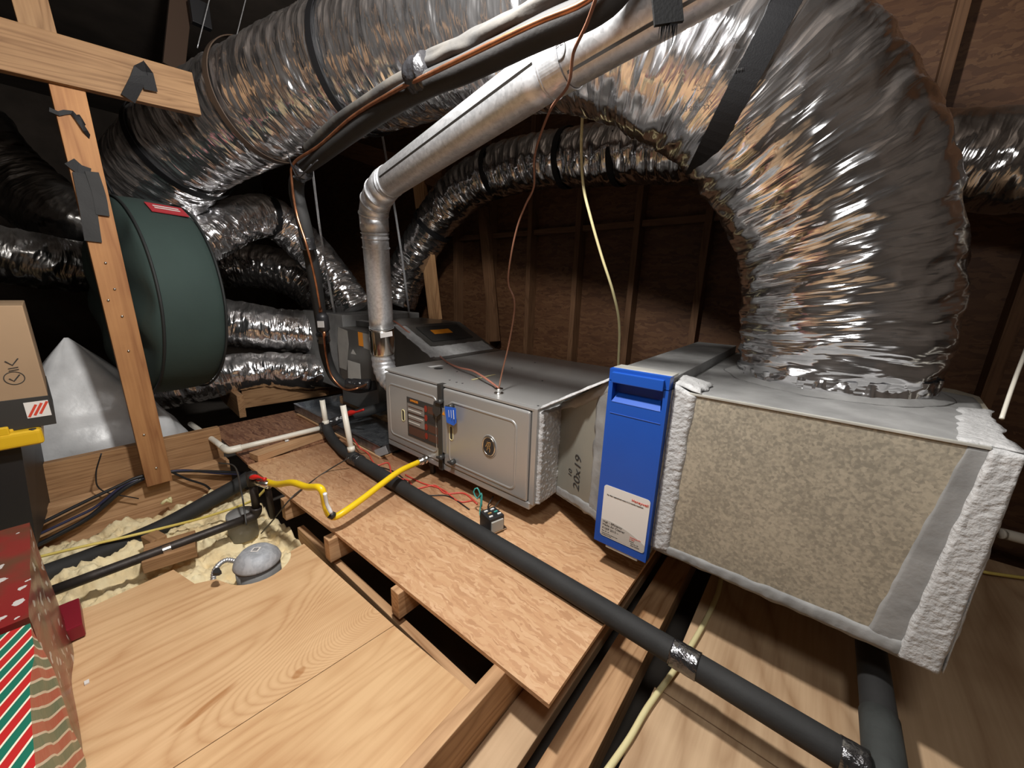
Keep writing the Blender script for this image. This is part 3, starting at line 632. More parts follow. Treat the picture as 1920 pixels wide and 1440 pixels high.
# white label
lbx0, lbx1, lz0, lz1 = -.4165,-.2790,-.7245,-.5545
Yl = .9712
lab = prism('door_label', rrect(lbx0,lbx1,lz0,lz1,.009,Yl), (0,-.0008,0), M_label, door); lab['label'] = 'white rounded label with red and black print'
pp = [V((lbx0+.001,Yl-.0012,lz0+.004))]+[V((lbx0+.001+(lbx1-lbx0-.002)*t, Yl-.0012, lz0+.056+.004*math.sin(t*3)-.030*t*t)) for t in [k/10 for k in range(11)]]+[V((lbx1-.001,Yl-.0012,lz0+.004))]
prism('label_band', pp, (0,-.0003,0), M_labelg, lab)
text('brand_print', 'Honeywell', (lbx1-.052,Yl-.0016,lz1-.022), (1,0,0), (0,0,1), .0112, M_inkr, lab)
text('label_print', 'For filter replacement every 6-12 months maximum', (lbx0+.011,Yl-.0016,lz1-.031), (1,0,0), (0,0,1), .0052, M_ink, lab)
for s, dz, sz in (('High - Efficiency',.047,.0115),('Media Air Cleaner',.037,.0115),('F100F 2010 \u2013',.025,.0115),('Rev. 02  16',.017,.006),('Honeywell Filter Cleaner Unit',.010,.005),('Minneapolis MN 55422',.005,.004)):
    text('label_print', s, (lbx0+.006,Yl-.0016,lz0+dz), (1,0,0), (0,0,1), sz*.82, M_ink, lab)
text('label_print', 'WARRANTY', (lbx1-.045,Yl-.0016,lz0+.032), (1,0,0), (0,0,1), .0058, M_inkr, lab)
for k in range(4): text('label_print', ('5 YEAR','limited','size 20 x 20','keep installed')[k], (lbx1-.045+(k>1)*.004,Yl-.0016,lz0+.026-k*.006), (1,0,0), (0,0,1), .0048, M_inkr if k == 0 else M_ink, lab)

rb = empty('return_air_box', (.01,1.4,-.71), 'large galvanised return air box with grey mastic corners at the right', 'duct box')
back = [(-.272,1.90),(.30,1.60)]
RX0, RX1 = -.272, .298
fp = [(RX0,1.0),(RX1,1.0),(RX1+.010,1.25),(.335,1.33),(.36,1.55),(.33,1.62),(RX0,1.92)]
n = len(fp); vs = [V((x,y,-.71)) for x,y in fp]+[V((x,y,-.243)) for x,y in fp]
fs = [tuple(range(n-1,-1,-1)), tuple(range(n,2*n))]+[(i,(i+1)%n,n+(i+1)%n,n+i) for i in range(n)]
mesh_obj('sheet_box', vs, fs, M_zinc, rb)
box('front_edge_fold', (-.245,.996,-.246), (.265,1.004,-.2405), M_fl, rb, .001)
patch('mastic_strip', (-.268,1.0,-.715),(-.222,1.0,-.70),(-.212,1.0,-.245),(-.268,1.0,-.225), .007, M_mastic, rb, amp=.003, res=.005, nrm=(-.2,-1,0), rag=.005, seed=11, fr=110)
patch('mastic_strip', (.238,1.0,-.712),(.302,1.0,-.715),(.304,1.0,-.240),(.262,1.0,-.243), .010, M_mastic, rb, amp=.0022, res=.005, nrm=(0,-1,0), rag=.003, seed=12, fr=110)
patch('mastic_smear', (.188,1.0,-.70),(.262,1.0,-.70),(.268,1.0,-.246),(.238,1.0,-.246), .0015, M_masticd, rb, amp=.0008, res=.008, nrm=(0,-1,0), rag=.003, seed=13)
patch('mastic_strip', (-.262,1.0,-.716),(.26,1.0,-.716),(.26,1.0,-.674),(-.262,1.0,-.688), .004, M_masticd, rb, amp=.004, res=.006, nrm=(0,-1,0), rag=.006, seed=14, fr=45)
patch('mastic_smear', (-.27,1.0,-.242),(.29,1.0,-.242),(.345,1.52,-.242),(-.27,1.88,-.242), .0015, M_masticd, rb, amp=.0012, res=.012, nrm=(0,0,1), rag=.004, seed=15)
patch('mastic_strip', (.225,1.0,-.24),(.296,1.0,-.24),(.335,1.36,-.24),(.285,1.33,-.24), .003, M_mastic, rb, amp=.002, res=.010, nrm=(0,0,1), rag=.012, seed=16)
patch('mastic_strip', (.306,1.0,-.71),(.306,1.22,-.71),(.308,1.24,-.245),(.302,1.0,-.245), .004, M_mastic, rb, amp=.002, res=.010, nrm=(1,0,0), rag=.002, seed=17)
patch('mastic_strip', (-.272,1.0,-.226),(-.20,1.0,-.238),(-.2,1.12,-.236),(-.272,1.10,-.22), .006, M_mastic, rb, amp=.005, res=.007, nrm=(0,0,1), rag=.012, seed=18)

# ================================================================== COIL CABINET + PLENUM
co = empty('coil_cabinet', (-2.2,1.5,-.78), 'dark evaporator coil cabinet with paper labels between the vent pipe and the line set', 'coil cabinet')
box('coil_case', (-2.446,1.2,-.78), (-2.0,1.86,-.275), M_coil, co, .003)
mesh_obj('sloped_transition', [(-2.0,1.33,-.78),(-1.6,1.33,-.78),(-1.6,1.33,-.39),(-1.66,1.33,-.388),(-2.0,1.33,-.24),(-2.0,1.87,-.78),(-1.6,1.87,-.78),(-1.6,1.87,-.39),(-1.66,1.87,-.388),(-2.0,1.87,-.24)],
    [(0,1,2,3,4),(9,8,7,6,5),(0,5,6,1),(1,6,7,2),(2,7,8,3),(3,8,9,4),(4,9,5,0)], M_coil, co)
box('upper_case', (-2.446,1.33,-.275), (-2.0,1.87,-.238), M_coil, co, .003)
def sl(x, y, dz=.0): return V((x, y, -.24-.148*(x+2.0)/.34+dz))
patch('mastic_strip', sl(-2.0,1.33),sl(-1.67,1.33),sl(-1.67,1.42),sl(-2.0,1.41), .004, M_mastic, co, amp=.003, res=.01, nrm=(.4,0,.9), rag=.01, seed=21)
patch('mastic_strip', sl(-1.76,1.36),sl(-1.655,1.36),sl(-1.655,1.85),sl(-1.76,1.85), .004, M_mastic, co, amp=.003, res=.01, nrm=(.4,0,.9), rag=.012, seed=22)
patch('mastic_strip', (-2.44,1.33,-.237),(-2.0,1.33,-.237),(-2.0,1.38,-.237),(-2.44,1.38,-.237), .003, M_mastic, co, amp=.002, res=.01, nrm=(0,0,1), rag=.012, seed=24)
pnl = mesh_obj('access_panel', [sl(-1.96,1.46,.004),sl(-1.80,1.46,.004),sl(-1.80,1.80,.004),sl(-1.96,1.80,.004),sl(-1.96,1.46,.009),sl(-1.80,1.46,.009),sl(-1.80,1.80,.009),sl(-1.96,1.80,.009)],
    [(3,2,1,0),(4,5,6,7),(0,1,5,4),(1,2,6,5),(2,3,7,6),(3,0,4,7)], M_furdark, co)
mesh_obj('orange_sticker', [sl(-1.91,1.53,.0105),sl(-1.865,1.53,.0105),sl(-1.865,1.68,.0105),sl(-1.91,1.68,.0105),sl(-1.91,1.53,.012),sl(-1.865,1.53,.012),sl(-1.865,1.68,.012),sl(-1.91,1.68,.012)],
    [(3,2,1,0),(4,5,6,7),(0,1,5,4),(1,2,6,5),(2,3,7,6),(3,0,4,7)], M_or, pnl)
M_paper = mat('faded_paper', (.36,.34,.31), .6, 0, var=.15, vscale=12)
M_paper2 = mat('cleaner_paper', (.52,.50,.46), .6, 0, var=.1, vscale=12)
def lbl(name, pxs, m): return prism(name, [P(x,y,1,1.198) for x,y in pxs], (0,-.001,0), m, co)
lbl('paper_label', [(634,613),(651,620),(654,645),(650,694),(637,689),(633,640)], M_paper)
lbl('paper_label', [(652,675),(675,682),(677,713),(653,713)], M_paper2)
lbl('orange_label', [(671,622),(680,624),(682,650),(673,648)], M_or)
lbl('paper_label', [(680,624),(692,627),(694,657),(682,652)], M_paper)
prism('warning_triangle', [P(658,663,1,1.197),P(668,665,1,1.197),P(662,655,1,1.197)], (0,-.001,0), M_paper2, co)
# supply plenum
sp = empty('supply_plenum', (-2.7,1.5,-.78), 'grey mastic-covered supply plenum behind the refrigerant line', 'duct box')
box('plenum_box', (-3.05,1.24,-.72), (-2.45,1.86,-.20), M_masticd, sp, .006)
tag(box('timber_support', (-2.6,1.25,-.835), (-1.7,1.35,-.785), M_beam), 'timber rail under the coil cabinet inside the drain pan', 'timber')
# drain pan
dp = empty('drain_pan', (-2.1,1.3,-.84), 'shallow galvanised drain pan under the coil cabinet', 'pan')
px0,px1,py0,py1,pz0,pz1 = -2.63,-1.60,.955,1.80,-.838,-.782
box('pan_base', (px0,py0,pz0), (px1,py1,pz0+.003), M_pan, dp, 0)
for a, b in (((px0,py0),(px1,py0+.003)),((px0,py1-.003),(px1,py1)),((px0,py0),(px0+.003,py1)),((px1-.003,py0),(px1,py1))):
    box('pan_wall', (a[0],a[1],pz0), (b[0],b[1],pz1), M_pan, dp, 0)
box('rim_lip', (px0-.002,py0-.004,pz1-.003), (px1,py0+.012,pz1), M_pan, dp, 0)
prism('paper_patch', [P(702,844,1,.951),P(723,836,1,.951),P(728,850,1,.951),P(706,858,1,.951)], (0,-.001,0), mat('grey_label', (.42,.45,.47), .5), dp)
tag(box('pan_support', (px0+.05,.945,-.8495), (px1,1.02,-.8385), M_joist, bev=.002), 'thin wood strip under the front edge of the drain pan', 'wood strip')

# ================================================================== BIG FOIL DUCTS
def duct_group(name, loc, lab, group=None): return empty(name, loc, lab, 'duct', group)
bd = duct_group('flexible_duct', (.03,1.33,-.24), 'huge silver foil flexible duct bending from the return box to the upper left')
main_path = [(.035,1.45,-.246),(.03,1.46,-.08),(.00,1.45,.10),(-.05,1.42,.25),(-.16,1.36,.43),(-.32,1.28,.60),(-.60,1.19,.75),(-.92,1.14,.835),(-1.35,1.12,.90),(-1.8,1.03,.90),(-2.25,.85,.83),(-2.75,.64,.68),(-3.15,.48,.47)]
def mr(s, th):
    return .218+.014*min(1, s/.12)
duct('foil_sleeve', main_path, .235, M_foil, 3.7, amp=.011, parent=bd, seg=190, step=.0085, rf=mr)
from mathutils.bvhtree import BVHTree
sleeve = [o for o in bd.children if o.name.startswith('foil_sleeve')][0]
_mw = bd.matrix_basis @ sleeve.matrix_basis
bvh = BVHTree.FromPolygons([_mw @ v.co for v in sleeve.data.vertices], [p.vertices[:] for p in sleeve.data.polygons])
def surf(px, py):
    d = P(px,py,1,1.0).normalized(); h = bvh.ray_cast(d*.05, d, 6)
    return (h[0]-d*.012) if h[0] else d*1.6
for s_, a_, b_ in (('Venture',(1352,78),(1318,86)),('Tape',(1384,70),(1366,74)),('Venture Tape',(1400,88),(1372,96)),('Venture Tape  FSK',(1352,118),(1306,126)),('181B-FX  UL',(1395,126),(1362,132)),('Venture Tape',(1336,160),(1296,167)),('UL 181B-FX',(1330,196),(1280,201))):
    A_, B_ = surf(*a_), surf(*b_); xd_ = (B_-A_); up_ = surf(a_[0]+3, a_[1]+20)-A_
    text('duct_print', s_, A_, xd_, up_, xd_.length*2.1/len(s_), M_ink, bd, ext=.0002)
cp = catmull(main_path, .02); cf = frames(cp)
def at_path(path, fr, pt):
    i = min(range(len(path)), key=lambda k: (path[k]-V(pt)).length); return path[i], fr[i]
ring('collar_tie', (.035,1.45,-.222), (0,0,1), .205, .02, .006, M_masticd, bd)
tube('foil_ruffle', [(.035,1.45,-.236),(.035,1.45,-.222),(.034,1.45,-.200)], .228, M_foil, bd, seg=180, step=.004, caps=False, disp=lambda s_, th: .013*noise.noise(V((math.cos(th)*14,math.sin(th)*14,s_*30)))-.10*s_*0)
tag(tube('mastic_collar', [(.035,1.45,-.2405),(.035,1.45,-.236),(.035,1.45,-.230)], lambda s_, th: .262-s_*2.2+.012*noise.noise(V((math.cos(th)*4,math.sin(th)*4,2))), M_masticd, None, seg=90, step=.003), 'grey mastic collar around the foot of the big duct on the return box', 'mastic collar')
def strap_on(pt, wdt, lab, up=None, r=.245, name='duct_strap', m=M_strap, path=cp, fr=cf, thick=.004, arc=(0,2*math.pi), skew=0, grp=None, axis=None):
    p, (t, a, b) = at_path(path, fr, pt)
    o = ring(name, p, axis or t, r, wdt, thick, m, None, ref=(0,0,1), skew=skew, seg=72)
    return tag(o, lab, 'strap', grp)
strap_on((-.27,1.30,.56), .055, 'wide ribbed black strap around the big duct above the elbow', r=.242, axis=(-.86,-.34,.38))
strap_on((-2.78,.63,.67), .035, 'black strap looped under the left end of the big duct near the overhead beam', r=.25)
strap_on((-1.74,1.04,.9), .032, 'narrow black strap around the big duct above the vent pipe elbow', r=.247)
strap_on((-2.27,.86,.82), .030, 'twisted brownish strap around the big duct left of the tied line set', r=.248, m=mat('brown_webbing', (.07,.045,.03), .6), axis=(-.93,-.30,-.12))
# second duct along the wall
d2 = [(1.0,2.12,.30),(.65,2.13,.40),(.30,2.12,.47),(-.15,2.12,.58),(-.65,2.1,.675),(-1.2,2.1,.74),(-1.75,2.08,.76),(-2.1,2.05,.69),(-2.35,2.02,.53),(-2.55,1.98,.32),(-2.75,1.95,.05),(-2.8,1.9,-.15)]
g2 = duct_group('flexible_duct', (-.65,2.1,.55), 'smaller foil duct strung along the wall behind the big elbow')
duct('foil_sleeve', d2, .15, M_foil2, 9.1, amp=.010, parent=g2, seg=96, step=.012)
c2 = catmull(d2, .02); f2 = frames(c2)
for pt, l in (((-1.32,2.1,.75),'black strap holding the wall duct, nearer the vent pipe'),((-.98,2.1,.71),'black strap holding the wall duct, beside the hanging cream cable'),((-1.86,2.07,.75),'black strap holding the wall duct, hidden partly by the vent pipe'),((-2.42,2.0,.45),'black strap at the downward bend of the wall duct')):
    strap_on(pt, .035, l, r=.157, path=c2, fr=f2, grp=None)
# low ducts by the green bag
specs = [
 ('bright foil duct entering the left side of the supply plenum', [(-2.98,1.45,-.38),(-3.10,1.25,-.37),(-3.2,1.0,-.33),(-3.3,.75,-.28),(-3.4,.4,-.22)], .158, 21, M_foil),
 ('lower foil duct sagging beneath the one at the plenum', [(-2.85,1.5,-.66),(-2.95,1.2,-.655),(-3.05,.95,-.62),(-3.1,.7,-.63),(-3.3,.2,-.75)], .125, 33, M_foil),
 ('foil duct dropping diagonally from under the big duct to the plenum top', [(-2.72,1.5,-.19),(-2.86,1.42,.02),(-3.0,1.3,.25),(-3.05,1.12,.42),(-3.0,.9,.37),(-2.97,.70,.23),(-2.95,.5,.14)], .125, 45, M_foil),
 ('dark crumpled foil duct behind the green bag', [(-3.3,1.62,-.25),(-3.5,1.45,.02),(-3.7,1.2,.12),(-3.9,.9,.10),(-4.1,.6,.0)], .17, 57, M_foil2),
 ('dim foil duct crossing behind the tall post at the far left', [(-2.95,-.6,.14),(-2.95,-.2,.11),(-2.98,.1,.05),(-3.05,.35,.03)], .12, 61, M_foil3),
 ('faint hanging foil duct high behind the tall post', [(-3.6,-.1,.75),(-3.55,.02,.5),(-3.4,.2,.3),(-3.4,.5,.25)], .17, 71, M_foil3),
]
for lab_, pth, rr_, sd, mm in specs:
    g = duct_group('flexible_duct', pth[0], lab_); duct('foil_sleeve', pth, rr_, mm, sd, amp=.011, parent=g, seg=90, step=.012)
c5 = catmull(specs[2][1], .02); f5 = frames(c5)
strap_on((-3.05,1.08,.43), .045, 'black strap on the foil duct dropping to the plenum', r=.133, path=c5, fr=f5)
tag(ring('duct_collar', (-3.0,1.41,-.375), (-.35,-.93,.05), .150, .12, .012, M_masticd), 'mastic-covered collar where the bright duct meets the plenum', 'collar')

# ================================================================== VENT PIPE
vp = empty('vent_pipe', (-1.70,1.06,-.35), 'galvanised exhaust vent pipe rising from the furnace and slanting up to the right', 'vent pipe')
R1 = .0575
tube('pipe_section', [(-1.712,1.066,-.20),(-1.625,1.005,.235)], R1, M_vent, vp, seg=40, step=.05)
lathe('pipe_section', [(R1+.002,0),(R1+.003,.004),(R1+.002,.008),(R1+.002,.125),(R1-.002,.13)], (-1.722,1.072,-.335), (.087,-.061,.435), mat('shiny_pipe', (.66,.62,.56), .17, 1), vp, seg=40)
def stripe(c, ax, r_, n=1, gap=.012):
    for k in range(n): ring('pipe_bead', V(c)+V(ax).normalized()*gap*k, ax, r_, .004, .0025, M_vent, vp, seg=48)
va = V((.087,-.061,.435)).normalized()
stripe((-1.712,1.066,-.205), va, R1, 1); stripe((-1.64,1.016,.165), va, R1+.001, 1); stripe((-1.631,1.008,.205), va, R1+.001, 2, .02)
# elbow in mitred gores
gore = [V((-1.625,1.005,.235)),V((-1.612,.995,.300)),V((-1.575,.985,.345)),V((-1.515,.97,.372)),V((-1.44,.955,.392))]
for k in range(len(gore)-1):
    a, b = gore[k], gore[k+1]; tube('elbow_gore', [a, b], R1+.004, M_vent, vp, seg=40, step=.2)
    if k: ring('elbow_bead', a, (gore[k+1]-gore[k-1]), R1+.003, .006, .004, M_vent, vp, seg=48)
S0 = V((-1.44,.955,.392)); S1 = P(1030,133,1,.84); S2 = P(1198,31,1,.83); 
ax1 = (S1-S0).normalized()
tube('pipe_section', [S0, S1], .0575, M_vent, vp, seg=44, step=.05)
e2 = S2+(S2-S1)*2.4
tube('pipe_section', [S1, e2], .0565, M_vent, vp, seg=44, step=.05)
stripe(S0+ax1*.01, ax1, .0575, 2, .022)
ax2 = (S2-S1).normalized()
ring('joint_band', S1+ax2*.03, ax2, .0566, .05, .0015, M_vent, vp); stripe(S1+ax2*.003, ax2, .058, 1); stripe(S1+ax2*.058, ax2, .058, 1)
# lock seam along the slanted pipe
sd = (V((0,0,0))-S0); 
def seam(a, b, r_, ang, nm='lock_seam'):
    t = (b-a).normalized(); toc = -((a+b)/2); toc = (toc-t*toc.dot(t)).normalized(); u2 = t.cross(toc)
    d = toc*math.cos(ang)+u2*math.sin(ang); ribbon(nm, [a+d*(r_+.0005), b+d*(r_+.0005)], .006, .0025, u2, M_furdark, vp)
seam(S0+ax1*.06, S1, .0575, -.55); seam(S1+ax2*.07, e2, .0565, .35)
# UL mark on the pipe
um = S1.lerp(S2, .30); tt = ax2; toc = (-um-tt*(-um).dot(tt)).normalized(); u2 = tt.cross(toc)
dd = (toc*.90-u2*.42).normalized(); uy = tt.cross(dd); 
mk = M_furdark
ringp = [um+dd*.0572+(tt*math.cos(a)+uy*math.sin(a))*.017 for a in [2*math.pi*k/28 for k in range(29)]]
ribbon('round_mark', [p+dd*(-.0026*(abs((p-um).dot(uy))/.017)**2) for p in ringp], .0016, .0008, dd.cross(tt), mk, vp, step=.01)
text('round_mark_letters', 'UL', um+dd*.0578-tt*.008-uy*.006, tt, uy if uy.z > 0 else -uy, .016, mk, vp)
# flexible elbow entering furnace side
el = [(-1.722,1.072,-.33),(-1.722,1.072,-.39),(-1.700,1.072,-.445),(-1.65,1.075,-.48),(-1.585,1.08,-.49)]
tube('lower_elbow', el, .056, M_vent, vp, seg=40, step=.01, disp=lambda s, th: .0022*math.sin(s*210))
q = P(716,630,1,1.0); prism('pipe_label', [P(713,625,1,1.002),P(735,621,1,1.01),P(736,630,1,1.01),P(714,634,1,1.002)], (0,-.0015,0), M_white, vp)
# strap end over the pipe top
tag(ribbon('hanging_strap', [P(1246,-40,1,.40),P(1250,0,1,.40),P(1254,45,1,.40)], .026, .003, tuple(_r0), M_strap), 'frayed black strap end hanging at the top beside the vent pipe', 'strap')
for k in range(14):
    o = P(1240+k*2.2,44,1,.72); 
M_fray = M_strap
bmv = []; bmf = []
for k in range(16):
    x = P(1238+k*2.1,44,1,.40); y = x+V((random.uniform(-.003,.003),0,-.012-.012*random.random()))
    i = len(bmv); bmv += [x-V((.0006,0,0)),x+V((.0006,0,0)),x+V((0,.001,0)),y]; bmf += [(i,i+1,i+3),(i+1,i+2,i+3),(i+2,i,i+3)]
tag(mesh_obj('strap_fringe', bmv, bmf, M_strap), 'loose threads at the frayed strap end', 'threads')

# ================================================================== LINE SET
ls = empty('refrigerant_line', (-2.0,1.0,-.6), 'black insulated refrigerant line with a bare copper tube sweeping down to the coil', 'pipe')
def L_(px, py, y): return P(px,py,1,y)
dark = [L_(1420,-330,.80),L_(1190,-60,.74),L_(1120,12,.72),L_(1000,68,.70),L_(880,126,.69),L_(800,160,.69),L_(720,205,.71),L_(650,255,.74),L_(590,300,.76),L_(562,318,.76)]
tube('insulation_tube', dark, .027, M_rub, ls, seg=20)
dusty = [L_(1370,-340,.78),L_(1140,-70,.72),L_(1060,-12,.70),L_(960,42,.69),L_(870,88,.69),L_(800,118,.69)]
tube('insulation_tube', dusty, .020, M_rubg, ls, seg=26, step=.008, disp=lambda s_, th: .006*noise.noise(V((math.cos(th)*1.5,math.sin(th)*1.5,s_*14))))
dusty2 = [L_(790,134,.69),L_(740,158,.70),L_(690,190,.72),L_(630,230,.75),L_(575,280,.77)]
tube('insulation_tube', dusty2, .018, M_rubg, ls, seg=18)
down = [L_(562,318,.76),L_(556,360,.77),L_(572,430,.79),L_(590,520,.84),L_(603,610,.92),L_(612,670,.98),L_(632,712,1.02),L_(668,728,1.08),L_(705,722,1.18)]
tube('insulation_tube', down, .029, M_rub, ls, seg=20)
cu = [L_(1400,-330,.76),L_(1160,-60,.69),L_(1100,2,.675),L_(1000,45,.655),L_(880,103,.645),L_(800,142,.65),L_(738,172,.665),L_(660,220,.70),L_(600,272,.725),L_(552,305,.72),L_(547,335,.72),L_(556,400,.735),L_(575,460,.75),L_(590,520,.785),L_(601,580,.83)]
tube('copper_tube', cu, .0052, M_cu, ls, seg=10)
cu2 = [L_(607,628,.88),L_(612,670,.93),L_(622,705,.95),L_(645,729,.98),L_(670,728,1.02),L_(690,719,1.1)]
tube('copper_tube', cu2, .0058, M_cu, ls, seg=10)
fd = empty('filter_drier', L_(606,606,.84), 'black canister filter drier with a white label on the copper line', 'filter drier')
c = L_(606,606,.845); axd = (L_(608,622,.85)-L_(604,590,.84)).normalized()
can = lathe('canister', [(.006,-.052),(.020,-.046),(.027,-.034),(.027,.030),(.020,.042),(.006,.048)], c, axd, M_wire_k, fd, seg=28)
prism('white_label', [P(595,602,1,.812),P(607,602,1,.812),P(608,614,1,.812),P(596,614,1,.812)], (0,-.001,0), M_white, can)
for px_, py_ in ((601,583),(608,626)): 
    q = L_(px_,py_,.84); lathe('brazed_end', [(.0075,-.012),(.009,0),(.0075,.012)], q, axd, M_cu, fd, seg=14)
for (px_,py_,yy,r_,l_) in ((790,140,.68,.042,'crinkled tape band tying the line set above the vent pipe'),(566,322,.755,.037,'black tape and wire ties bundling the line set under the big duct'),(576,458,.775,.033,'black tape around the line set halfway down'),(606,632,.92,.035,'black tape around the line set below the filter drier'),(672,720,1.07,.034,'shiny black tape where the line enters the coil cabinet')):
    c = L_(px_,py_,yy); a = {790:(L_(880,100,.68)-L_(700,190,.70)),566:(L_(600,290,.75)-L_(548,330,.76)),576:(L_(590,520,.8)-L_(565,400,.77)),606:(L_(612,670,.95)-L_(600,590,.88)),672:(L_(705,722,1.15)-L_(640,720,1.02))}[px_].normalized()
    wl_ = .05 if px_ != 672 else .13
    o = tube('tape_wrap', [c-a*wl_/2, c, c+a*wl_/2], r_, M_tape, None, seg=30, step=.005, disp=lambda s, th: .004*noise.noise(V((math.cos(th)*2,math.sin(th)*2,s*60)))-.003)
    tag(o, l_, 'tape')
for k, (a, b) in enumerate((((540,300),(590,322)),((538,285),(578,330)))):
    tag(tube('tie_wire', [L_(a[0],a[1],.72),L_((a[0]+b[0])/2,b[1]+2,.71),L_(b[0]+6,b[1]-22,.73)], .0022, M_wire_k, None, seg=8), ('lower','upper')[k]+' loose tie wire hanging at the line set bundle under the big duct', 'wire')
tag(ribbon('support_strap', [L_(585,312,1.0),L_(600,430,1.05),L_(615,520,1.12),L_(628,592,1.3)], .020, .002, (1,0,0), M_vent), 'flat galvanised hanger strap right of the line set', 'strap')
tag(ribbon('support_strap', [L_(717,255,1.6),L_(735,360,1.6),L_(752,470,1.62),L_(767,585,1.65)], .020, .002, (1,0,0), M_vent), 'flat galvanised hanger strap behind the vent pipe, reaching the coil cabinet', 'strap')
tag(ribbon('duct_strap', [P(283,170,0,-2.16),P(270,125,0,-2.14),P(258,150,0,-2.15),P(240,185,0,-2.17)], .04, .004, (0,1,.3), M_strap), 'crumpled black strap bunched on the overhead beam', 'strap')
tag(box('junction_box', P(358,45,0,-2.9), P(392,8,0,-2.86), M_wire_k), 'small black box under the roof above the overhead beam', 'box')
for px_, l_ in ((392,'thin grey hanger wire above the left end of the big duct'),(460,'second thin grey hanger wire near the top of the big duct')):
    tag(tube('hanger_wire', [P(px_+8,-30,0,-2.6),P(px_-22,90,0,-2.6)], .0025, M_vent, None, seg=6), l_, 'wire')

# ================================================================== CABLES
def cable(name, pts, r, m, lab_, cat='cable'): return tag(tube(name, pts, r, m, None, seg=8, step=.015), lab_, cat)
def Y_(px, py, y): return P(px,py,1,y)
cable('thermostat_wire', [CT, Y_(941,700,1.07),Y_(955,640,1.08),Y_(965,570,1.07),Y_(953,530,1.06),Y_(958,480,1.05),Y_(970,425,1.04),Y_(985,385,1.03),Y_(1001,350,1.02),Y_(1003,290,.95),Y_(1030,210,.85),Y_(1065,160,.74),Y_(1075,100,.70),Y_(1100,45,.66),Y_(1120,-10,.62)], .0032, M_wire_b, 'thin brown wire rising from the furnace top past the vent pipe')
cable('thermostat_wire', [CT,Y_(925,720,1.10),Y_(905,706,1.13),Y_(885,695,1.18),Y_(860,689,1.22),Y_(840,680,1.30),Y_(825,668,1.40),Y_(817,658,1.45),Y_(790,640,1.42),Y_(765,622,1.37),Y_(745,606,1.30),Y_(732,600,1.25)], .0046, mat('salmon_wire', (.50,.20,.14), .45), 'salmon wire lying over the transition and furnace top')
cable('hanging_cable', [Y_(1094,120,1.50),Y_(1092,215,1.48),Y_(1090,280,1.48),Y_(1094,350,1.48),Y_(1108,410,1.5),Y_(1128,480,1.55),Y_(1150,550,1.6),Y_(1161,610,1.65),Y_(1159,690,1.7)], .006, M_wire_w, 'cream coated cable hanging behind the blue filter cabinet')
cable('floor_cable', [P(1135,1450,2,-.972),P(1180,1385,2,-.972),P(1215,1325,2,-.97),P(1262,1260,2,-.968),P(1290,1220,2,-.968),P(1322,1165,2,-.968),P(1345,1115,2,-.968),P(1352,1085,2,-.968)], .0075, M_wire_w, 'cream cable lying on the lower plywood and passing under the insulated pipe')
cable('floor_cable', [P(1840,1070,2,-.962),P(1880,1078,2,-.962),P(2200,1120,2,-.962)], .006, M_wire_y, 'yellow cable at the right edge beyond the return box')
cable('cord', [P(1878,785,1,1.30),P(1900,720,1,1.4),P(1930,640,1,1.5),P(2060,300,1,1.75)], .004, M_pvc, 'white cord tied to the back corner of the return box')
tag(tube('white_pipe', [P(1875,1000,2,-.85),P(1925,1012,2,-.85),P(2400,1140,2,-.85)], .02, M_pvc, None, seg=16), 'white plastic pipe at the right edge behind the return box', 'pipe')
X2 = -2.235
def X_(px, py, x=X2): return P(px,py,0,x)
kc = [([(40,1000),(140,950),(220,912),(265,893),(330,884),(400,884),(480,888)],.007,M_wire_k,'upper black cable running along the lower beam to the gas valve'),
      ([(45,1015),(130,975),(180,950),(235,908),(290,893),(340,882),(420,888),(490,889)],.006,M_wire_bl,'bluish cable running along the lower beam to the gas valve'),
      ([(55,1030),(110,1002),(170,968),(230,918),(268,897)],.010,M_wire_k,'thick black cable bundle sagging left of the tall post'),
      ([(322,885),(350,898),(385,910),(400,925)],.005,M_wire_k,'short black cable dropping right of the tall post'),
      ([(190,850),(180,890),(192,920),(260,935)],.0025,M_wire_k,'thin black wire loop on the upper beam behind the tall post')]
for pts_, r_, m_, l_ in kc: cable('black_cable', [X_(*p) for p in pts_], r_, m_, l_)
cable('yellow_cable', [P(70,1045,0,-2.05),P(150,1026,0,-2.02),P(230,1008,0,-2.0),P(305,990,0,-1.98),P(390,968,0,-1.9),P(470,940,0,-1.8),P(500,915,0,-1.75)], .0055, M_wire_y, 'pale yellow cable crossing the black insulated pipe to the gas valve')
cable('bell_wire', [P(410,868,2,-.83),P(440,875,2,-.83),P(452,920,1,.38),P(458,955,1,.37),P(462,985,1,.36)], .003, M_furdark, 'thin grey wire looping down by the gas riser')
cable('bell_wire', [P(655,858,1,.78),P(610,885,2,-.846),P(575,910,2,-.846),P(545,935,2,-.846),P(512,975,1,.45),P(490,1000,1,.42)], .003, M_furdark, 'thin dark wire crossing the darker end of the flake board')
def Z_(px, py, z=-.846): return P(px,py,2,z)
cable('red_wire', [Z_(662,822,-.80),Z_(675,840,-.81),Z_(690,850),Z_(705,872),Z_(728,868),Z_(737,895),Z_(765,900),Z_(778,916),Z_(815,910),Z_(835,925),Z_(870,925),Z_(895,945)], .0035, M_wire_r, 'red low-voltage wire wandering on the flake board behind the insulated pipe', 'wire')
cable('red_wire', [Z_(760,890),Z_(790,905),Z_(830,918),Z_(860,940),Z_(888,938)], .003, M_wire_r, 'second red wire under the furnace ending at the transformer', 'wire')
cable('black_wire', [Z_(690,870),Z_(740,885),Z_(790,925),Z_(840,930),Z_(880,955)], .0025, M_wire_k, 'thin black wire beside the red ones under the furnace', 'wire')
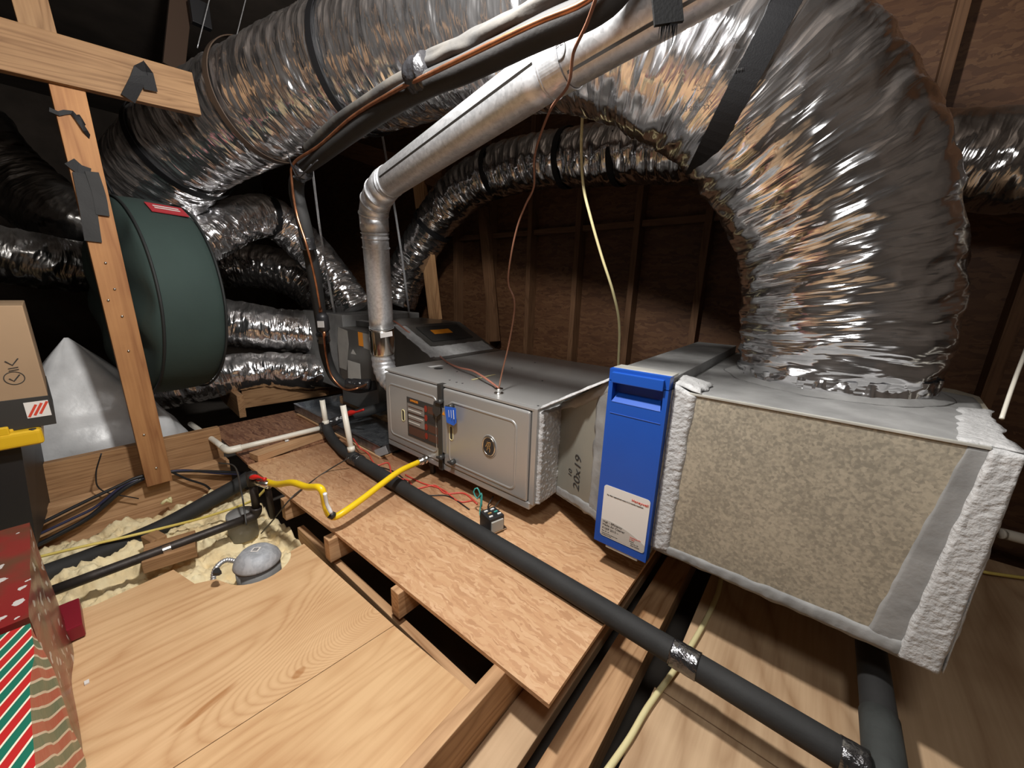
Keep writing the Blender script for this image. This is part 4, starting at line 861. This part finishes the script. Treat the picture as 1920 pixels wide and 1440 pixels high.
# transformer
tf = empty('transformer', Z_(922,990,-.846), 'small black transformer with a grey core on the flake board under the furnace', 'transformer')
c = P(922,990,2,-.846); ux = V((.25,.97,0)).normalized(); uz = V((0,0,1)); uy_ = uz.cross(ux)
def obox(name, c, dx, dy, dz, m, parent, bev=.002):
    vs = [c+ux*(sx*dx/2)+uy_*(sy*dy/2)+uz*(sz*dz/2) for sx in (-1,1) for sy in (-1,1) for sz in (-1,1)]
    o = mesh_obj(name, vs, [(0,1,3,2),(4,6,7,5),(0,4,5,1),(2,3,7,6),(0,2,6,4),(1,5,7,3)], m, parent); bevel_mesh(o, bev); return o
core = obox('core', c+uz*.032, .062,.066,.060, M_wire_k, tf); obox('winding', c+uz*.030-uy_*.033, .050,.012,.042, mat('pale_steel_core', (.42,.40,.36), .5), tf)
obox('base_plate', c+uz*.002, .09,.066,.003, M_chrome, tf, .0005)
for k, (dx, dy, m_) in enumerate(((-.012,.015,M_white),(.010,.014,M_white),(-.008,0,M_gold),(.012,-.002,M_wire_g),(-.014,-.016,M_white),(.015,-.016,M_white))):
    obox('top_terminal', c+uz*.064+ux*dx*1.2+uy_*dy*1.2, .014,.006,.004, m_, core, .0005)
cable('green_wire', [c+uz*.05-ux*.02,P(900,965,1,.92),P(902,935,1,.94),P(895,915,1,.94),P(888,922,1,.93),P(895,935,1,.93),P(903,925,1,.94),P(903,950,1,.93)], .0028, M_wire_g, 'coiled green wire above the transformer', 'wire')
cable('black_wire', [c+uz*.05,P(915,950,1,.98),P(925,930,1,1.02)], .0028, M_wire_k, 'black wire between the transformer and the furnace bottom', 'wire')
cable('grey_wire', [c+uz*.05+ux*.01,P(925,955,1,.98),P(948,925,1,1.02)], .0022, M_furdark, 'grey wire between the transformer and the furnace bottom', 'wire')

# ================================================================== DRAIN PIPING
pr_ = empty('insulated_drain_pipe', (-.6,.82,-.82), 'long black foam-insulated drain pipe crossing in front of the furnace', 'pipe')
RP = .0285
pa, pb = V((-1.64,.835,-.820)), V((.205,.80,-.822))
pm = P(1283,1240,1,.806); pm = pa.lerp(pb, (pm.x-pa.x)/(pb.x-pa.x))
tube('foam_sleeve', [pa, pb], RP, M_rub, pr_, seg=32, step=.05)
M_jt = mat('crinkled_foil_tape', (.16,.16,.165), .16, .9, bump=1, bscale=70)
tube('foil_joint', [pm-V((.030,0,0)), pm, pm+V((.030,0,0))], RP+.002, M_jt, pr_, seg=40, step=.004, disp=lambda s, th: .0012*noise.noise(V((math.cos(th)*3,math.sin(th)*3,s*90))))
q = pb-V((.02,0,0)); tube('foil_joint', [q-V((.02,0,0)), q+V((.02,0,0))], RP+.002, M_jt, pr_, seg=40, step=.004, disp=lambda s, th: .0012*noise.noise(V((math.cos(th)*3,math.sin(th)*3,s*90))))
tube('foil_joint', [pa-V((.02,0,0)), pa+V((.055,0,0))], RP+.0025, M_tape, pr_, seg=40, step=.004, disp=lambda s, th: .003*noise.noise(V((math.cos(th)*3,math.sin(th)*3,s*70))))
trap = [(-1.62,.83,-.812),(-1.74,.84,-.818),(-1.84,.86,-.826),(-1.93,.875,-.822),(-2.00,.885,-.80),(-2.045,.892,-.765)]
tube('trap_sleeve', trap, .026, M_rub, pr_, seg=26, step=.01)
tp = [(-2.04,.892,-.80),(-2.055,.893,-.752)]
tube('tee_tape', tp, .031, M_tape, pr_, seg=36, step=.004, disp=lambda s, th: .004*noise.noise(V((math.cos(th)*3,math.sin(th)*3,s*60))))
stub1 = tube('cleanout_stub', [P(612,800,1,.89), P(604,750,1,.89)], .0135, M_pvc, pr_, seg=24, step=.1); stub1['label'] = 'white open-ended pipe stub'
stub2 = tube('cleanout_stub', [(-1.66,.836,-.80), P(643,760,1,.836)], .0135, M_pvc, pr_, seg=24, step=.1); stub2['label'] = 'taller white pipe stub'
for a, b in ((P(612,800,1,.89),P(604,750,1,.89)),(V((-1.66,.836,-.80)),P(643,760,1,.836))):
    d = (b-a).normalized(); tube('stub_socket', [a+d*.01,a+d*.035], .0175, M_pvc, pr_, seg=24, step=.1)
    lathe('stub_bore', [(.0105,.0008),(.0105,-.006)], b, d, M_ink, pr_, seg=20)
arm = [(-2.045,.90,-.765),(-2.035,1.0,-.745),(-2.0,1.13,-.73),(-1.94,1.24,-.70)]
tube('arm_tape', arm[:3], .022, M_tape, pr_, seg=30, step=.005, disp=lambda s, th: .005*noise.noise(V((math.cos(th)*2,math.sin(th)*2,s*40))))
tube('arm_sleeve', arm[1:], .028, M_rub, pr_, seg=24, step=.02)
tube('arm_outlet', [(-1.94,1.24,-.70),(-1.86,1.3,-.62)], .015, M_pvc, pr_, seg=16, step=.1)
bv = tube('valve_handle', [P(648,783,1,1.0),P(655,775,1,1.0),P(670,772,1,1.01),P(682,768,1,1.02)], lambda s, th: .006+.010*max(0,math.sin(min(1,max(0,(s-.02)/.1))*3.14)), M_red, pr_, seg=12, step=.006); bv['label'] = 'red valve lever'
wp = empty('white_drain_pipe', (-2.1,.6,-.80), 'white plastic drain pipe with an elbow on the plank by the flake boards', 'pipe')
E = V((-2.12,.452,-.80))
tube('pipe_run', [(-2.065,.885,-.785), E+V((.003,.03,0))], .0135, M_pvc, wp, seg=24, step=.1)
tube('pipe_run', [E+V((-.03,0,0)), (-2.72,.43,-.81)], .0135, M_pvc, wp, seg=24, step=.1)
tube('elbow', [E+V((.006,.055,0)),E+V((.004,.02,0)),E+V((-.008,.002,0)),E+V((-.055,-.002,0))], .0172, M_pvc, wp, seg=24, step=.006)
pc = P(537,828,0,-2.09); ring('pipe_clip', pc, (.1,1,0), .014, .018, .002, M_chrome, wp, seg=30)
box('pipe_clip_foot', (pc.x+.01,pc.y-.009,pc.z-.024), (pc.x+.03,pc.y+.009,pc.z-.012), M_chrome, wp, .001)
# pipe going down at the lower right
vq = empty('insulated_drain_pipe', (.236,.9,-.83), 'black insulated pipe running back under the return box from the lower right', 'pipe')
tube('foam_sleeve', [(.232,.44,-.835),(.235,.80,-.838),(.24,1.45,-.85)], .0300, M_rub, vq, seg=32, step=.05)
tube('foam_sleeve', [(.233,.44,-.835),(.236,.955,-.840)], .0325, mat('worn_foam', (.045,.05,.048), .8, 0, bump=.4, bscale=60, var=.3, vscale=15), vq, seg=32, step=.05)
# supply/heat pipe far left in the insulation bay
bp = empty('insulated_pipe', (-2.1,.2,-1.0), 'thick black insulated pipe lying along the lower beam beside yellow insulation', 'pipe')
tube('foam_sleeve', [P(60,1085,0,-1.98),P(180,1040,0,-2.02),P(300,990,0,-2.05),P(400,935,0,-2.07),P(455,903,0,-2.08),P(500,870,0,-2.09)], .033, M_rub, bp, seg=24)

# ================================================================== GAS PIPING
gp = empty('gas_pipe', (-1.665,.385,-.93), 'black iron gas pipe with a riser and red valve feeding the yellow hose', 'pipe')
ga, gb = P(95,1109,0,-1.69), P(466,971,0,-1.66)
tube('iron_pipe', [ga, gb], .0165, M_steelp, gp, seg=20, step=.1)
gt = P(472,905,0,-1.65)
tube('elbow', [gb-V((0,.02,0)),gb+V((0,.01,.0)),gb+V((.0,.026,.012)),gb+V((.003,.03,.035))], .021, M_steelp, gp, seg=20, step=.006)
tube('riser_nipple', [gb+V((.003,.03,.03)), V((gt.x,gb.y+.03,gt.z))], .0145, M_steelp, gp, seg=18, step=.1)
G = V((gt.x,gb.y+.03,gt.z+.01))
tube('tee_fitting', [G-V((0,0,.02)), G+V((0,0,.03))], .020, M_steelp, gp, seg=18, step=.1)
tube('drip_leg', [G+V((.06,.03,.0)), G+V((.06,.035,-.16))], .011, M_steelp, gp, seg=16, step=.1)
tube('valve_body', [G, G+V((.09,.03,.0))], .016, M_chrome, gp, seg=18, step=.1)
vh = tube('valve_handle', [G+V((.02,-.01,.022)),G+V((.05,.005,.03)),G+V((.085,.02,.026))], lambda s, th: .007+.003*math.sin(s*90), M_red, gp, seg=12, step=.006); vh['label'] = 'red valve handle'
hs = empty('gas_hose', (-1.43,.5,-.75), 'bright yellow coated gas hose with silver end fittings curving over the insulated pipe', 'hose')
h0 = P(498,903,1,.445)
hp = [h0,P(520,908,1,.455),P(548,905,1,.47),P(575,913,1,.48),P(598,914,1,.49),P(606,925,1,.495),P(610,945,1,.50),P(617,964,1,.505),P(628,969,1,.52),P(645,960,1,.55),P(680,935,1,.63),P(715,908,1,.72),P(750,883,1,.82),P(784,867,1,.93)]
tube('yellow_sleeve', hp, .0118, M_yel, hs, seg=20, step=.008)
wt = tube('white_tape', [P(609,925,1,.484),P(613,945,1,.489),P(621,962,1,.496)], .0062, M_white, hs, seg=12, step=.005, disp=lambda s, th: .0012*noise.noise(V((th,s*200,0)))); wt['label'] = 'frayed white wrapping on the bend'
lathe('black_mark', [(.0128,-.008),(.0128,.008)], P(622,966,1,.508), (P(628,969,1,.52)-P(617,964,1,.505)), M_ink, hs, seg=20)
for a, b in ((G+V((.085,.028,0)),hp[0]+(hp[1]-hp[0])*.3),(hp[-1],P(799,861,1,.98))):
    d = (b-a); Ln = d.length
    lathe('end_fitting', [(.013,0),(.013,Ln*.3),(.0175,Ln*.32),(.0175,Ln*.62),(.0145,Ln*.66),(.0145,Ln*.8),(.018,Ln*.82),(.018,Ln)], a, d, M_chrome, hs, seg=6 if False else 24)
q = P(808,868,1,1.02)
tag(tube('drain_stub', [(q.x,1.03,-.765),(q.x,1.03,-.845)], lambda s, th: .012+(.005 if .02 < s < .045 else 0), M_steelp, None, seg=16, step=.006), 'dark pipe stub hanging under the furnace next to the yellow hose end', 'pipe')
# block under gas pipe
tag(board('pipe_block', P(270,1048,2,-.965), P(368,1018,2,-.965), .12, .045, (0,0,1), M_beam), 'weathered wood block under the gas pipe with a steel pipe strap', 'block')
tag(board('small_block', P(282,1010,2,-1.0), P(300,1020,2,-.99), .05, .05, (0,0,1), M_beam), 'small weathered wood end behind the pipe block', 'block')
q = ga.lerp(gb, .60); tag(ring('pipe_strap', P(313,1030,0,-1.672), (gb-ga), .0168, .022, .002, M_chrome), 'galvanised strap holding the gas pipe on the wood block', 'strap')
# insulation
def fluff(name, x0, x1, y0, y1, z, amp, seed, lab_):
    nx, ny = 90, 240; vs = []; fs = []
    for i in range(nx+1):
        for j in range(ny+1):
            x = x0+(x1-x0)*i/nx; y = y0+(y1-y0)*j/ny
            h = noise.noise(V((x*9,y*9,seed)))*1.0+abs(noise.noise(V((x*22,y*22,seed+3))))*.6+noise.noise(V((x*55,y*55,seed)))*.34+noise.noise(V((x*120,y*120,seed)))*.14
            vs.append((x, y, z+amp*h-.10*(i in (0,nx) or j in (0,ny))))
    for i in range(nx):
        for j in range(ny): k = i*(ny+1)+j; fs.append((k, k+ny+1, k+ny+2, k+1))
    off = len(vs); vs += [(x0,y0,z-.16),(x1,y0,z-.16),(x1,y1,z-.16),(x0,y1,z-.16)]; fs.append((off,off+1,off+2,off+3))
    return tag(mesh_obj(name, vs, fs, M_insul, None, smooth=True), lab_, 'insulation', kind='stuff')
fluff('fibreglass_insulation', -2.24,-1.30,-1.2,.52,-1.06,.05,5,'yellow fibreglass insulation filling the bay under the gas pipe')
# lamp can
lc = empty('recessed_lamp_can', LC, 'round galvanised lamp can with a diamond sticker in the plywood cut-out', 'lamp can')
lathe('dome', [(.003,.050),(.034,.049),(.046,.045),(.066,.022),(.070,.010),(.0715,.004),(.069,.001)], LC+V((0,0,-.03)), (0,0,1), M_lampcan, lc, seg=48)
lathe('can_body', [(.066,.002),(.066,-.10)], LC+V((0,0,-.03)), (0,0,1), M_masticd, lc, seg=48)
q = LC+V((.0,.0,.0205)); a = .017
stk = prism('diamond_sticker', [q+V((a,0,0)),q+V((0,a,0)),q+V((-a,0,0)),q+V((0,-a,0))], (0,0,.0008), M_label, lc)
a = .011; prism('sticker_centre', [q+V((a,0,.001)),q+V((0,a,.001)),q+V((-a,0,.001)),q+V((0,-a,.001))], (0,0,.0006), M_vent, stk)
tube('armoured_cable', [LC+V((-.062,-.03,-.05)),LC+V((-.075,-.07,-.02)),LC+V((-.065,-.105,-.03)),LC+V((-.05,-.12,-.07))], .008, M_vent, lc, seg=12, step=.002, disp=lambda s, th: .001*math.sin(s*900))
tag(lathe('junction_box', [(.05,.06),(.052,.05),(.052,-.05)], P(455,985,2,-.99), (0,0,1), M_masticd, None, seg=24), 'dirty grey box behind the lamp can under the gas pipe elbow', 'box')
tag(mesh_obj('debris_chip', [q+V((.03,-.115,-.004))+V((math.cos(a)*.016,math.sin(a)*.010*(1+.3*math.sin(a*3)),z)) for z in (-.0,.010) for a in [2*math.pi*k/9 for k in range(9)]], [tuple(range(8,-1,-1)),tuple(range(9,18))]+[(k,(k+1)%9,9+(k+1)%9,9+k) for k in range(9)], M_ink), 'small dark chip on the plywood in front of the lamp can', 'debris')

# ================================================================== GREEN ROUND BAG
gbg = empty('round_storage_bag', (-2.62,.40,-.55), 'round dark green canvas storage bag hanging beside the tall post', 'bag')
gc = V((-2.60,.365,-.115)); gax = V((.13,-.99,.02)).normalized()
prof = []
Rb, Tb = .465, .25
def bag_mesh():
    seg = 96; rows = []; n = gax; a = V((0,0,1)); a = (a-n*a.dot(n)).normalized(); b = n.cross(a)
    pr2 = [(.01,.035),(.15,.05),(.30,.045),(.41,.02),(.455,.004),(Rb,-.012),(Rb+.006,-.06),(Rb+.008,-.12),(Rb+.006,-.19),(Rb,-Tb+.01),(.45,-Tb),(.2,-Tb-.03),(.01,-Tb-.03)]
    vs = []; fs = []
    for i, (r_, h) in enumerate(pr2):
        for k in range(seg):
            th = 2*math.pi*k/seg; w_ = .012*noise.noise(V((math.cos(th)*3,math.sin(th)*3,r_*9)))*(1 if i < 5 else .35)+ (.016*math.sin(th*9+r_*14)*(r_/.46)*(1 if i < 4 else 0))
            sq = 1-.05*max(0,-math.cos(th))
            vs.append(gc+n*(h+Tb/2+w_)+(a*math.cos(th)+b*math.sin(th))*r_*sq)
    for i in range(len(pr2)-1):
        for k in range(seg): k2 = (k+1)%seg; fs.append((i*seg+k,i*seg+k2,(i+1)*seg+k2,(i+1)*seg+k))
    fs += [tuple(range(seg)), tuple((len(pr2)-1)*seg+k for k in range(seg))]
    o = mesh_obj('canvas_body', vs, fs, M_green, gbg, smooth=True); s = o.modifiers.new('s','SUBSURF'); s.levels = s.render_levels = 1
    return a, b
ga_, gb_ = bag_mesh()
for h in (Tb/2-.012, -Tb/2+.01):
    pts_ = [gc+gax*h+(ga_*math.cos(t)+gb_*math.sin(t))*(Rb+.004)*(1-.05*max(0,-math.cos(t))) for t in [2*math.pi*k/72 for k in range(73)]]
    tube('piping_cord', pts_, .0055, mat('black_piping', (.012,.014,.014), .7), gbg, seg=8, smooth_path=False)
# red label on the bag rim
th = [k for k in range(1)]
def rim(t, h): return gc+gax*h+(ga_*math.cos(t)+gb_*math.sin(t))*(Rb+.012)
sgn = 1 if (rim(.3,0)-gc).x > 0 else -1
q0, q1, q2, q3 = rim(sgn*.42,.035), rim(sgn*.42,-.095), rim(sgn*.60,-.095), rim(sgn*.60,.035)
lb = mesh_obj('red_label', [q0,q1,q2,q3]+[q+(q-gc).normalized()*.004 for q in (q0,q1,q2,q3)], [(3,2,1,0),(4,5,6,7),(0,1,5,4),(1,2,6,5),(2,3,7,6),(3,0,4,7)], mat('red_patch', (.42,.03,.04), .6), gbg)
nn = (q0-gc).normalized(); tt_ = (q1-q0).normalized(); vv_ = (q3-q0).normalized()
for k in range(2): ribbon('label_line', [q0+nn*.006+tt_*.02+vv_*(.03+.02*k), q0+nn*.006+tt_*.11+vv_*(.03+.02*k)], .008, .001, vv_, M_label, lb)
tag(tube('bag_cord', [rim(0,.08),rim(0,.08)+V((.02,-.03,.1)),(-2.24,.22,.52),(-2.2,.2,.56)], .006, M_strap, None, seg=8), 'black cord holding the green bag up to the tall post', 'cord')

# ================================================================== LEFT STORAGE: carton, bin, bundle
cx_ = -1.92
ct = empty('cardboard_box', (cx_,-.25,-.45), 'brown cardboard box with a black printed base on the yellow bin lid', 'box')
A0, A1 = P(45,573,0,cx_), P(96,772,0,cx_)
zt, zb = A0.z, -.482
yr = (A0.y+A1.y)/2
box('carton_body', (cx_-.40,yr-.62,zb), (cx_-.01,yr,zt), M_card, ct, .003)
zk = P(85,743,0,cx_).z
box('black_band', (cx_-.401,yr-.621,zb-.001), (cx_-.0085,yr+.0015,zk), M_cardk, ct, .001)
nt = P(0,700,0,cx_).y
q = P(72,768,0,cx_-.008)
lb = box('striped_sticker', (cx_-.0085,q.y-.026,q.z-.024), (cx_-.007,q.y+.024,q.z+.028), M_label, ct, 0)
for k in range(3): ribbon('sticker_stripe', [V((cx_-.0065,q.y-.022+k*.012,q.z-.020+k*.003)),V((cx_-.0065,q.y-.002+k*.012,q.z+.018+k*.003))], .006, .0008, (0,1,0), M_inkr, lb)
q = P(27,709,0,cx_-.009)
ring('printed_circle', q, (1,0,0), .019, .001, .002, M_cardk, ct, seg=36)
ribbon('printed_tick', [q+V((.001,-.010,.0)),q+V((.001,-.002,-.009)),q+V((.001,.012,.010))], .003, .0008, (0,.7,.7), M_cardk, ct, step=.05)
q = P(22,680,0,cx_-.009)
ribbon('printed_tick', [q+V((.001,-.012,.006)),q+V((.001,.0,-.008)),q+V((.001,.014,.012))], .003, .0008, (0,.7,.7), M_cardk, ct, step=.05)
for k in range(2): ribbon('printed_line', [q+V((.001,-.010,-.018-.007*k)),q+V((.001,.010,-.015-.007*k))], .002, .0008, (0,0,1), M_cardk, ct)
bn = empty('storage_bin', (-2.0,-.3,-.93), 'black storage bin with a yellow lid standing on the beams at the far left', 'bin')
L0 = P(85,825,0,-1.92)
bt = P(0,858,0,-1.92).z
lz = P(0,800,0,-1.92).z
yb = P(83,820,0,-1.92).y
bd_ = box('lid', (-2.42,yb-.6,-.535), (-1.90,yb+.0,-.484), M_binlid, bn, 0); bevel_mesh(bd_, .012, 3)
box('lid_ridge', (-1.945,yb-.6,-.490), (-1.925,yb-.055,-.476), M_binlid, bd_, .005)
box('lid_stop', (-1.915,yb-.085,-.490), (-1.902,yb-.062,-.462), M_binlid, bd_, .004)
lathe('lid_hole', [(.008,.001),(.008,-.003)], (-1.912,yb-.018,-.4835), (0,0,1), M_ink, bd_, seg=16)
mesh_obj('tub', [(-2.40,yb-.58,-.92),(-1.965,yb-.58,-.92),(-1.985,yb-.085,-.92),(-2.40,yb-.045,-.92),(-2.40,yb-.58,-.51),(-1.93,yb-.58,-.51),(-1.955,yb-.05,-.51),(-2.40,yb-.02,-.51)],
    [(3,2,1,0),(4,5,6,7),(0,1,5,4),(1,2,6,5),(2,3,7,6),(3,0,4,7)], M_bin, bn)
# bundle
vs = []; fs = []; seg = 48; rows = 40
c0 = V((-2.78,.10,-.98))
for i in range(rows+1):
    t = i/rows; z = -.95+.66*t
    sc = (1-t**1.6)*.95+.02
    for k in range(seg):
        th = 2*math.pi*k/seg; cx1 = math.copysign(abs(math.cos(th))**.7, math.cos(th)); sy1 = math.copysign(abs(math.sin(th))**.7, math.sin(th))
        r_ = 1+.14*noise.noise(V((math.cos(th)*1.6,math.sin(th)*1.6,t*3)))+.05*noise.noise(V((math.cos(th)*5,math.sin(th)*5,t*9)))
        vs.append((-2.80+.28*cx1*sc*r_, .09-.04*t+.34*sy1*sc*r_, z))
for i in range(rows):
    for k in range(seg): k2 = (k+1)%seg; fs.append((i*seg+k,i*seg+k2,(i+1)*seg+k2,(i+1)*seg+k))
fs += [tuple(range(seg)), tuple(rows*seg+k for k in range(seg))]
tag(mesh_obj('wrapped_bundle', vs, fs, M_poly, None, smooth=True), 'white bundle in frosted plastic wrap behind the tall post and beams', 'bundle')

# ================================================================== GIFT BAGS
def paper_red():
    m = bpy.data.materials.new('red_maple_paper'); m.use_nodes = True; N = m.node_tree.nodes; L = m.node_tree.links; b = N['Principled BSDF']; b.inputs['Roughness'].default_value = .28
    tc = N.new('ShaderNodeTexCoord'); nz = N.new('ShaderNodeTexNoise'); nz.inputs['Scale'].default_value = 30; L.new(tc.outputs['Object'], nz.inputs['Vector'])
    mx = N.new('ShaderNodeMix'); mx.data_type = 'RGBA'; mx.inputs[0].default_value = .03; L.new(tc.outputs['Object'], mx.inputs[6]); L.new(nz.outputs['Color'], mx.inputs[7])
    v = N.new('ShaderNodeTexVoronoi'); v.inputs['Scale'].default_value = 26; L.new(mx.outputs[2], v.inputs['Vector'])
    n = N.new('ShaderNodeTexNoise'); n.inputs['Scale'].default_value = 70; n.inputs['Detail'].default_value = 3; L.new(tc.outputs['Object'], n.inputs['Vector'])
    t = math_node(N, L, 'LESS_THAN', math_node(N, L, 'ADD', v.outputs['Distance'], math_node(N, L, 'MULTIPLY', n.outputs['Fac'], .55)), .50)
    n2 = N.new('ShaderNodeTexNoise'); n2.inputs['Scale'].default_value = 9; n2.inputs['Detail'].default_value = 3; L.new(tc.outputs['Object'], n2.inputs['Vector'])
    r = N.new('ShaderNodeValToRGB'); r.color_ramp.elements[0].position = .42; r.color_ramp.elements[1].position = .62; r.color_ramp.elements[0].color = (.19,.012,.014,1); r.color_ramp.elements[1].color = (.09,.035,.02,1); L.new(n2.outputs['Fac'], r.inputs[0])
    m2 = N.new('ShaderNodeMix'); m2.data_type = 'RGBA'; L.new(t, m2.inputs[0]); L.new(r.outputs[0], m2.inputs[6]); m2.inputs[7].default_value = (.50,.47,.45,1); L.new(m2.outputs[2], b.inputs['Base Color']); return m
def paper_stripe():
    m = bpy.data.materials.new('striped_gift_paper'); m.use_nodes = True; N = m.node_tree.nodes; L = m.node_tree.links; b = N['Principled BSDF']; b.inputs['Roughness'].default_value = .3
    tc = N.new('ShaderNodeTexCoord'); s = N.new('ShaderNodeSeparateXYZ'); nz = N.new('ShaderNodeTexNoise'); nz.inputs['Scale'].default_value = 6; L.new(tc.outputs['Object'], nz.inputs['Vector']); L.new(tc.outputs['Object'], s.inputs[0])
    pa_, pb_ = P(50,1300,1,-.1), P(130,1303,1,-.1); d_ = pb_-pa_; ax_, az_ = -d_.z/d_.x, 1.0
    ta_, tb_ = P(5,1300,2,-.6), P(45,1255,2,-.6); e_ = tb_-ta_; ay_ = -ax_*e_.x/e_.y
    nl = (ax_*ax_+az_*az_)**.5
    z = math_node(N, L, 'ADD', math_node(N, L, 'MULTIPLY', s.outputs['Z'], az_/nl), math_node(N, L, 'MULTIPLY', nz.outputs['Fac'], .006))
    z = math_node(N, L, 'ADD', z, math_node(N, L, 'ADD', math_node(N, L, 'MULTIPLY', s.outputs['X'], ax_/nl), math_node(N, L, 'MULTIPLY', s.outputs['Y'], ay_/nl)))
    f = math_node(N, L, 'FRACT', math_node(N, L, 'MULTIPLY', z, 26)); r = N.new('ShaderNodeValToRGB'); r.color_ramp.interpolation = 'CONSTANT'
    cols = [(0,(.42,.02,.02)),(.36,(.72,.66,.52)),(.46,(.012,.13,.085)),(.86,(.72,.66,.52)),(.96,(.42,.02,.02))]
    e = r.color_ramp.elements; e[0].position = 0; e[0].color = (*cols[0][1],1); e[1].position = cols[1][0]; e[1].color = (*cols[1][1],1)
    for p_, c_ in cols[2:]: k = e.new(p_); k.color = (*c_,1)
    L.new(f, r.inputs[0]); L.new(r.outputs[0], b.inputs['Base Color']); return m
def gift(name, x0, x1, y0, y1, z0, z1, m, lab_, seed, tap=0.0):
    nx, nz = 14, 22; vs = []; fs = []; n = 0
    ring_ = []
    K = 15
    def side(t):
        t %= 4
        if t < 1: return (x0+(x1-x0)*t, y0)
        if t < 2: return (x1, y0+(y1-y0)*(t-1))
        if t < 3: return (x1+(x0-x1)*(t-2), y1)
        return (x0, y1+(y0-y1)*(t-3))
    S = 4*K
    for i in range(nz+1):
        for k in range(S):
            x, y = side(4*k/S); z = z0+(z1-z0)*i/nz; f = 1-tap*(i/nz); x = (x0+x1)/2+(x-(x0+x1)/2)*f; y = (y0+y1)/2+(y-(y0+y1)/2)*f
            d = .007*noise.noise(V((x*9+seed,y*9,z*9))); vs.append((x+d, y+d, z))
    for i in range(nz):
        for k in range(S): k2 = (k+1)%S; fs.append((i*S+k,i*S+k2,(i+1)*S+k2,(i+1)*S+k))
    fs += [tuple(range(S-1,-1,-1)), tuple(nz*S+k for k in range(S))]
    return tag(mesh_obj(name, vs, fs, m), lab_, 'gift box')
gift('wrapped_gift', -1.45,-1.01,-.55,-.105,-.948,-.60, paper_red(), 'gift box in red leaf-pattern paper at the left edge, behind the striped one', 3, .03)
gift('wrapped_gift', -.995,-.48,-.60,-.10,-.948,-.60, paper_stripe(), 'gift box in red, green and cream striped paper in the bottom left corner', 8, .02)
tag(box('red_carton', (-1.53,-.20,-.945), (-1.395,-.075,-.905), mat('dark_red_card', (.20,.008,.02), .35), bev=.004), 'dark red box lid corner sticking out behind the gift boxes on the plywood', 'lid')
for px_, py_, l_ in ((163,1280,'tiny pale scrap on the plywood beside the red gift box'),):
    q = P(px_,py_,2,-.949); tag(box('paper_scrap', (q.x-.006,q.y-.004,-.9495), (q.x+.006,q.y+.004,-.946), M_label, bev=0), l_, 'scrap')
q = P(303,945,0,-2.2); tag(tube('foam_crumb', [q, q+V((0,.018,.012)), q+V((0,.032,-.004)), q+V((.0,.03,.02))], .007, M_wire_w, None, seg=10), 'curl of cream foam stuck below the foot of the tall post', 'foam')

# ------------------------------------------------------------------ lift everything so the drywall is z = 0
for o in SC.objects:
    if o.parent is None: o.location.z += LIFT
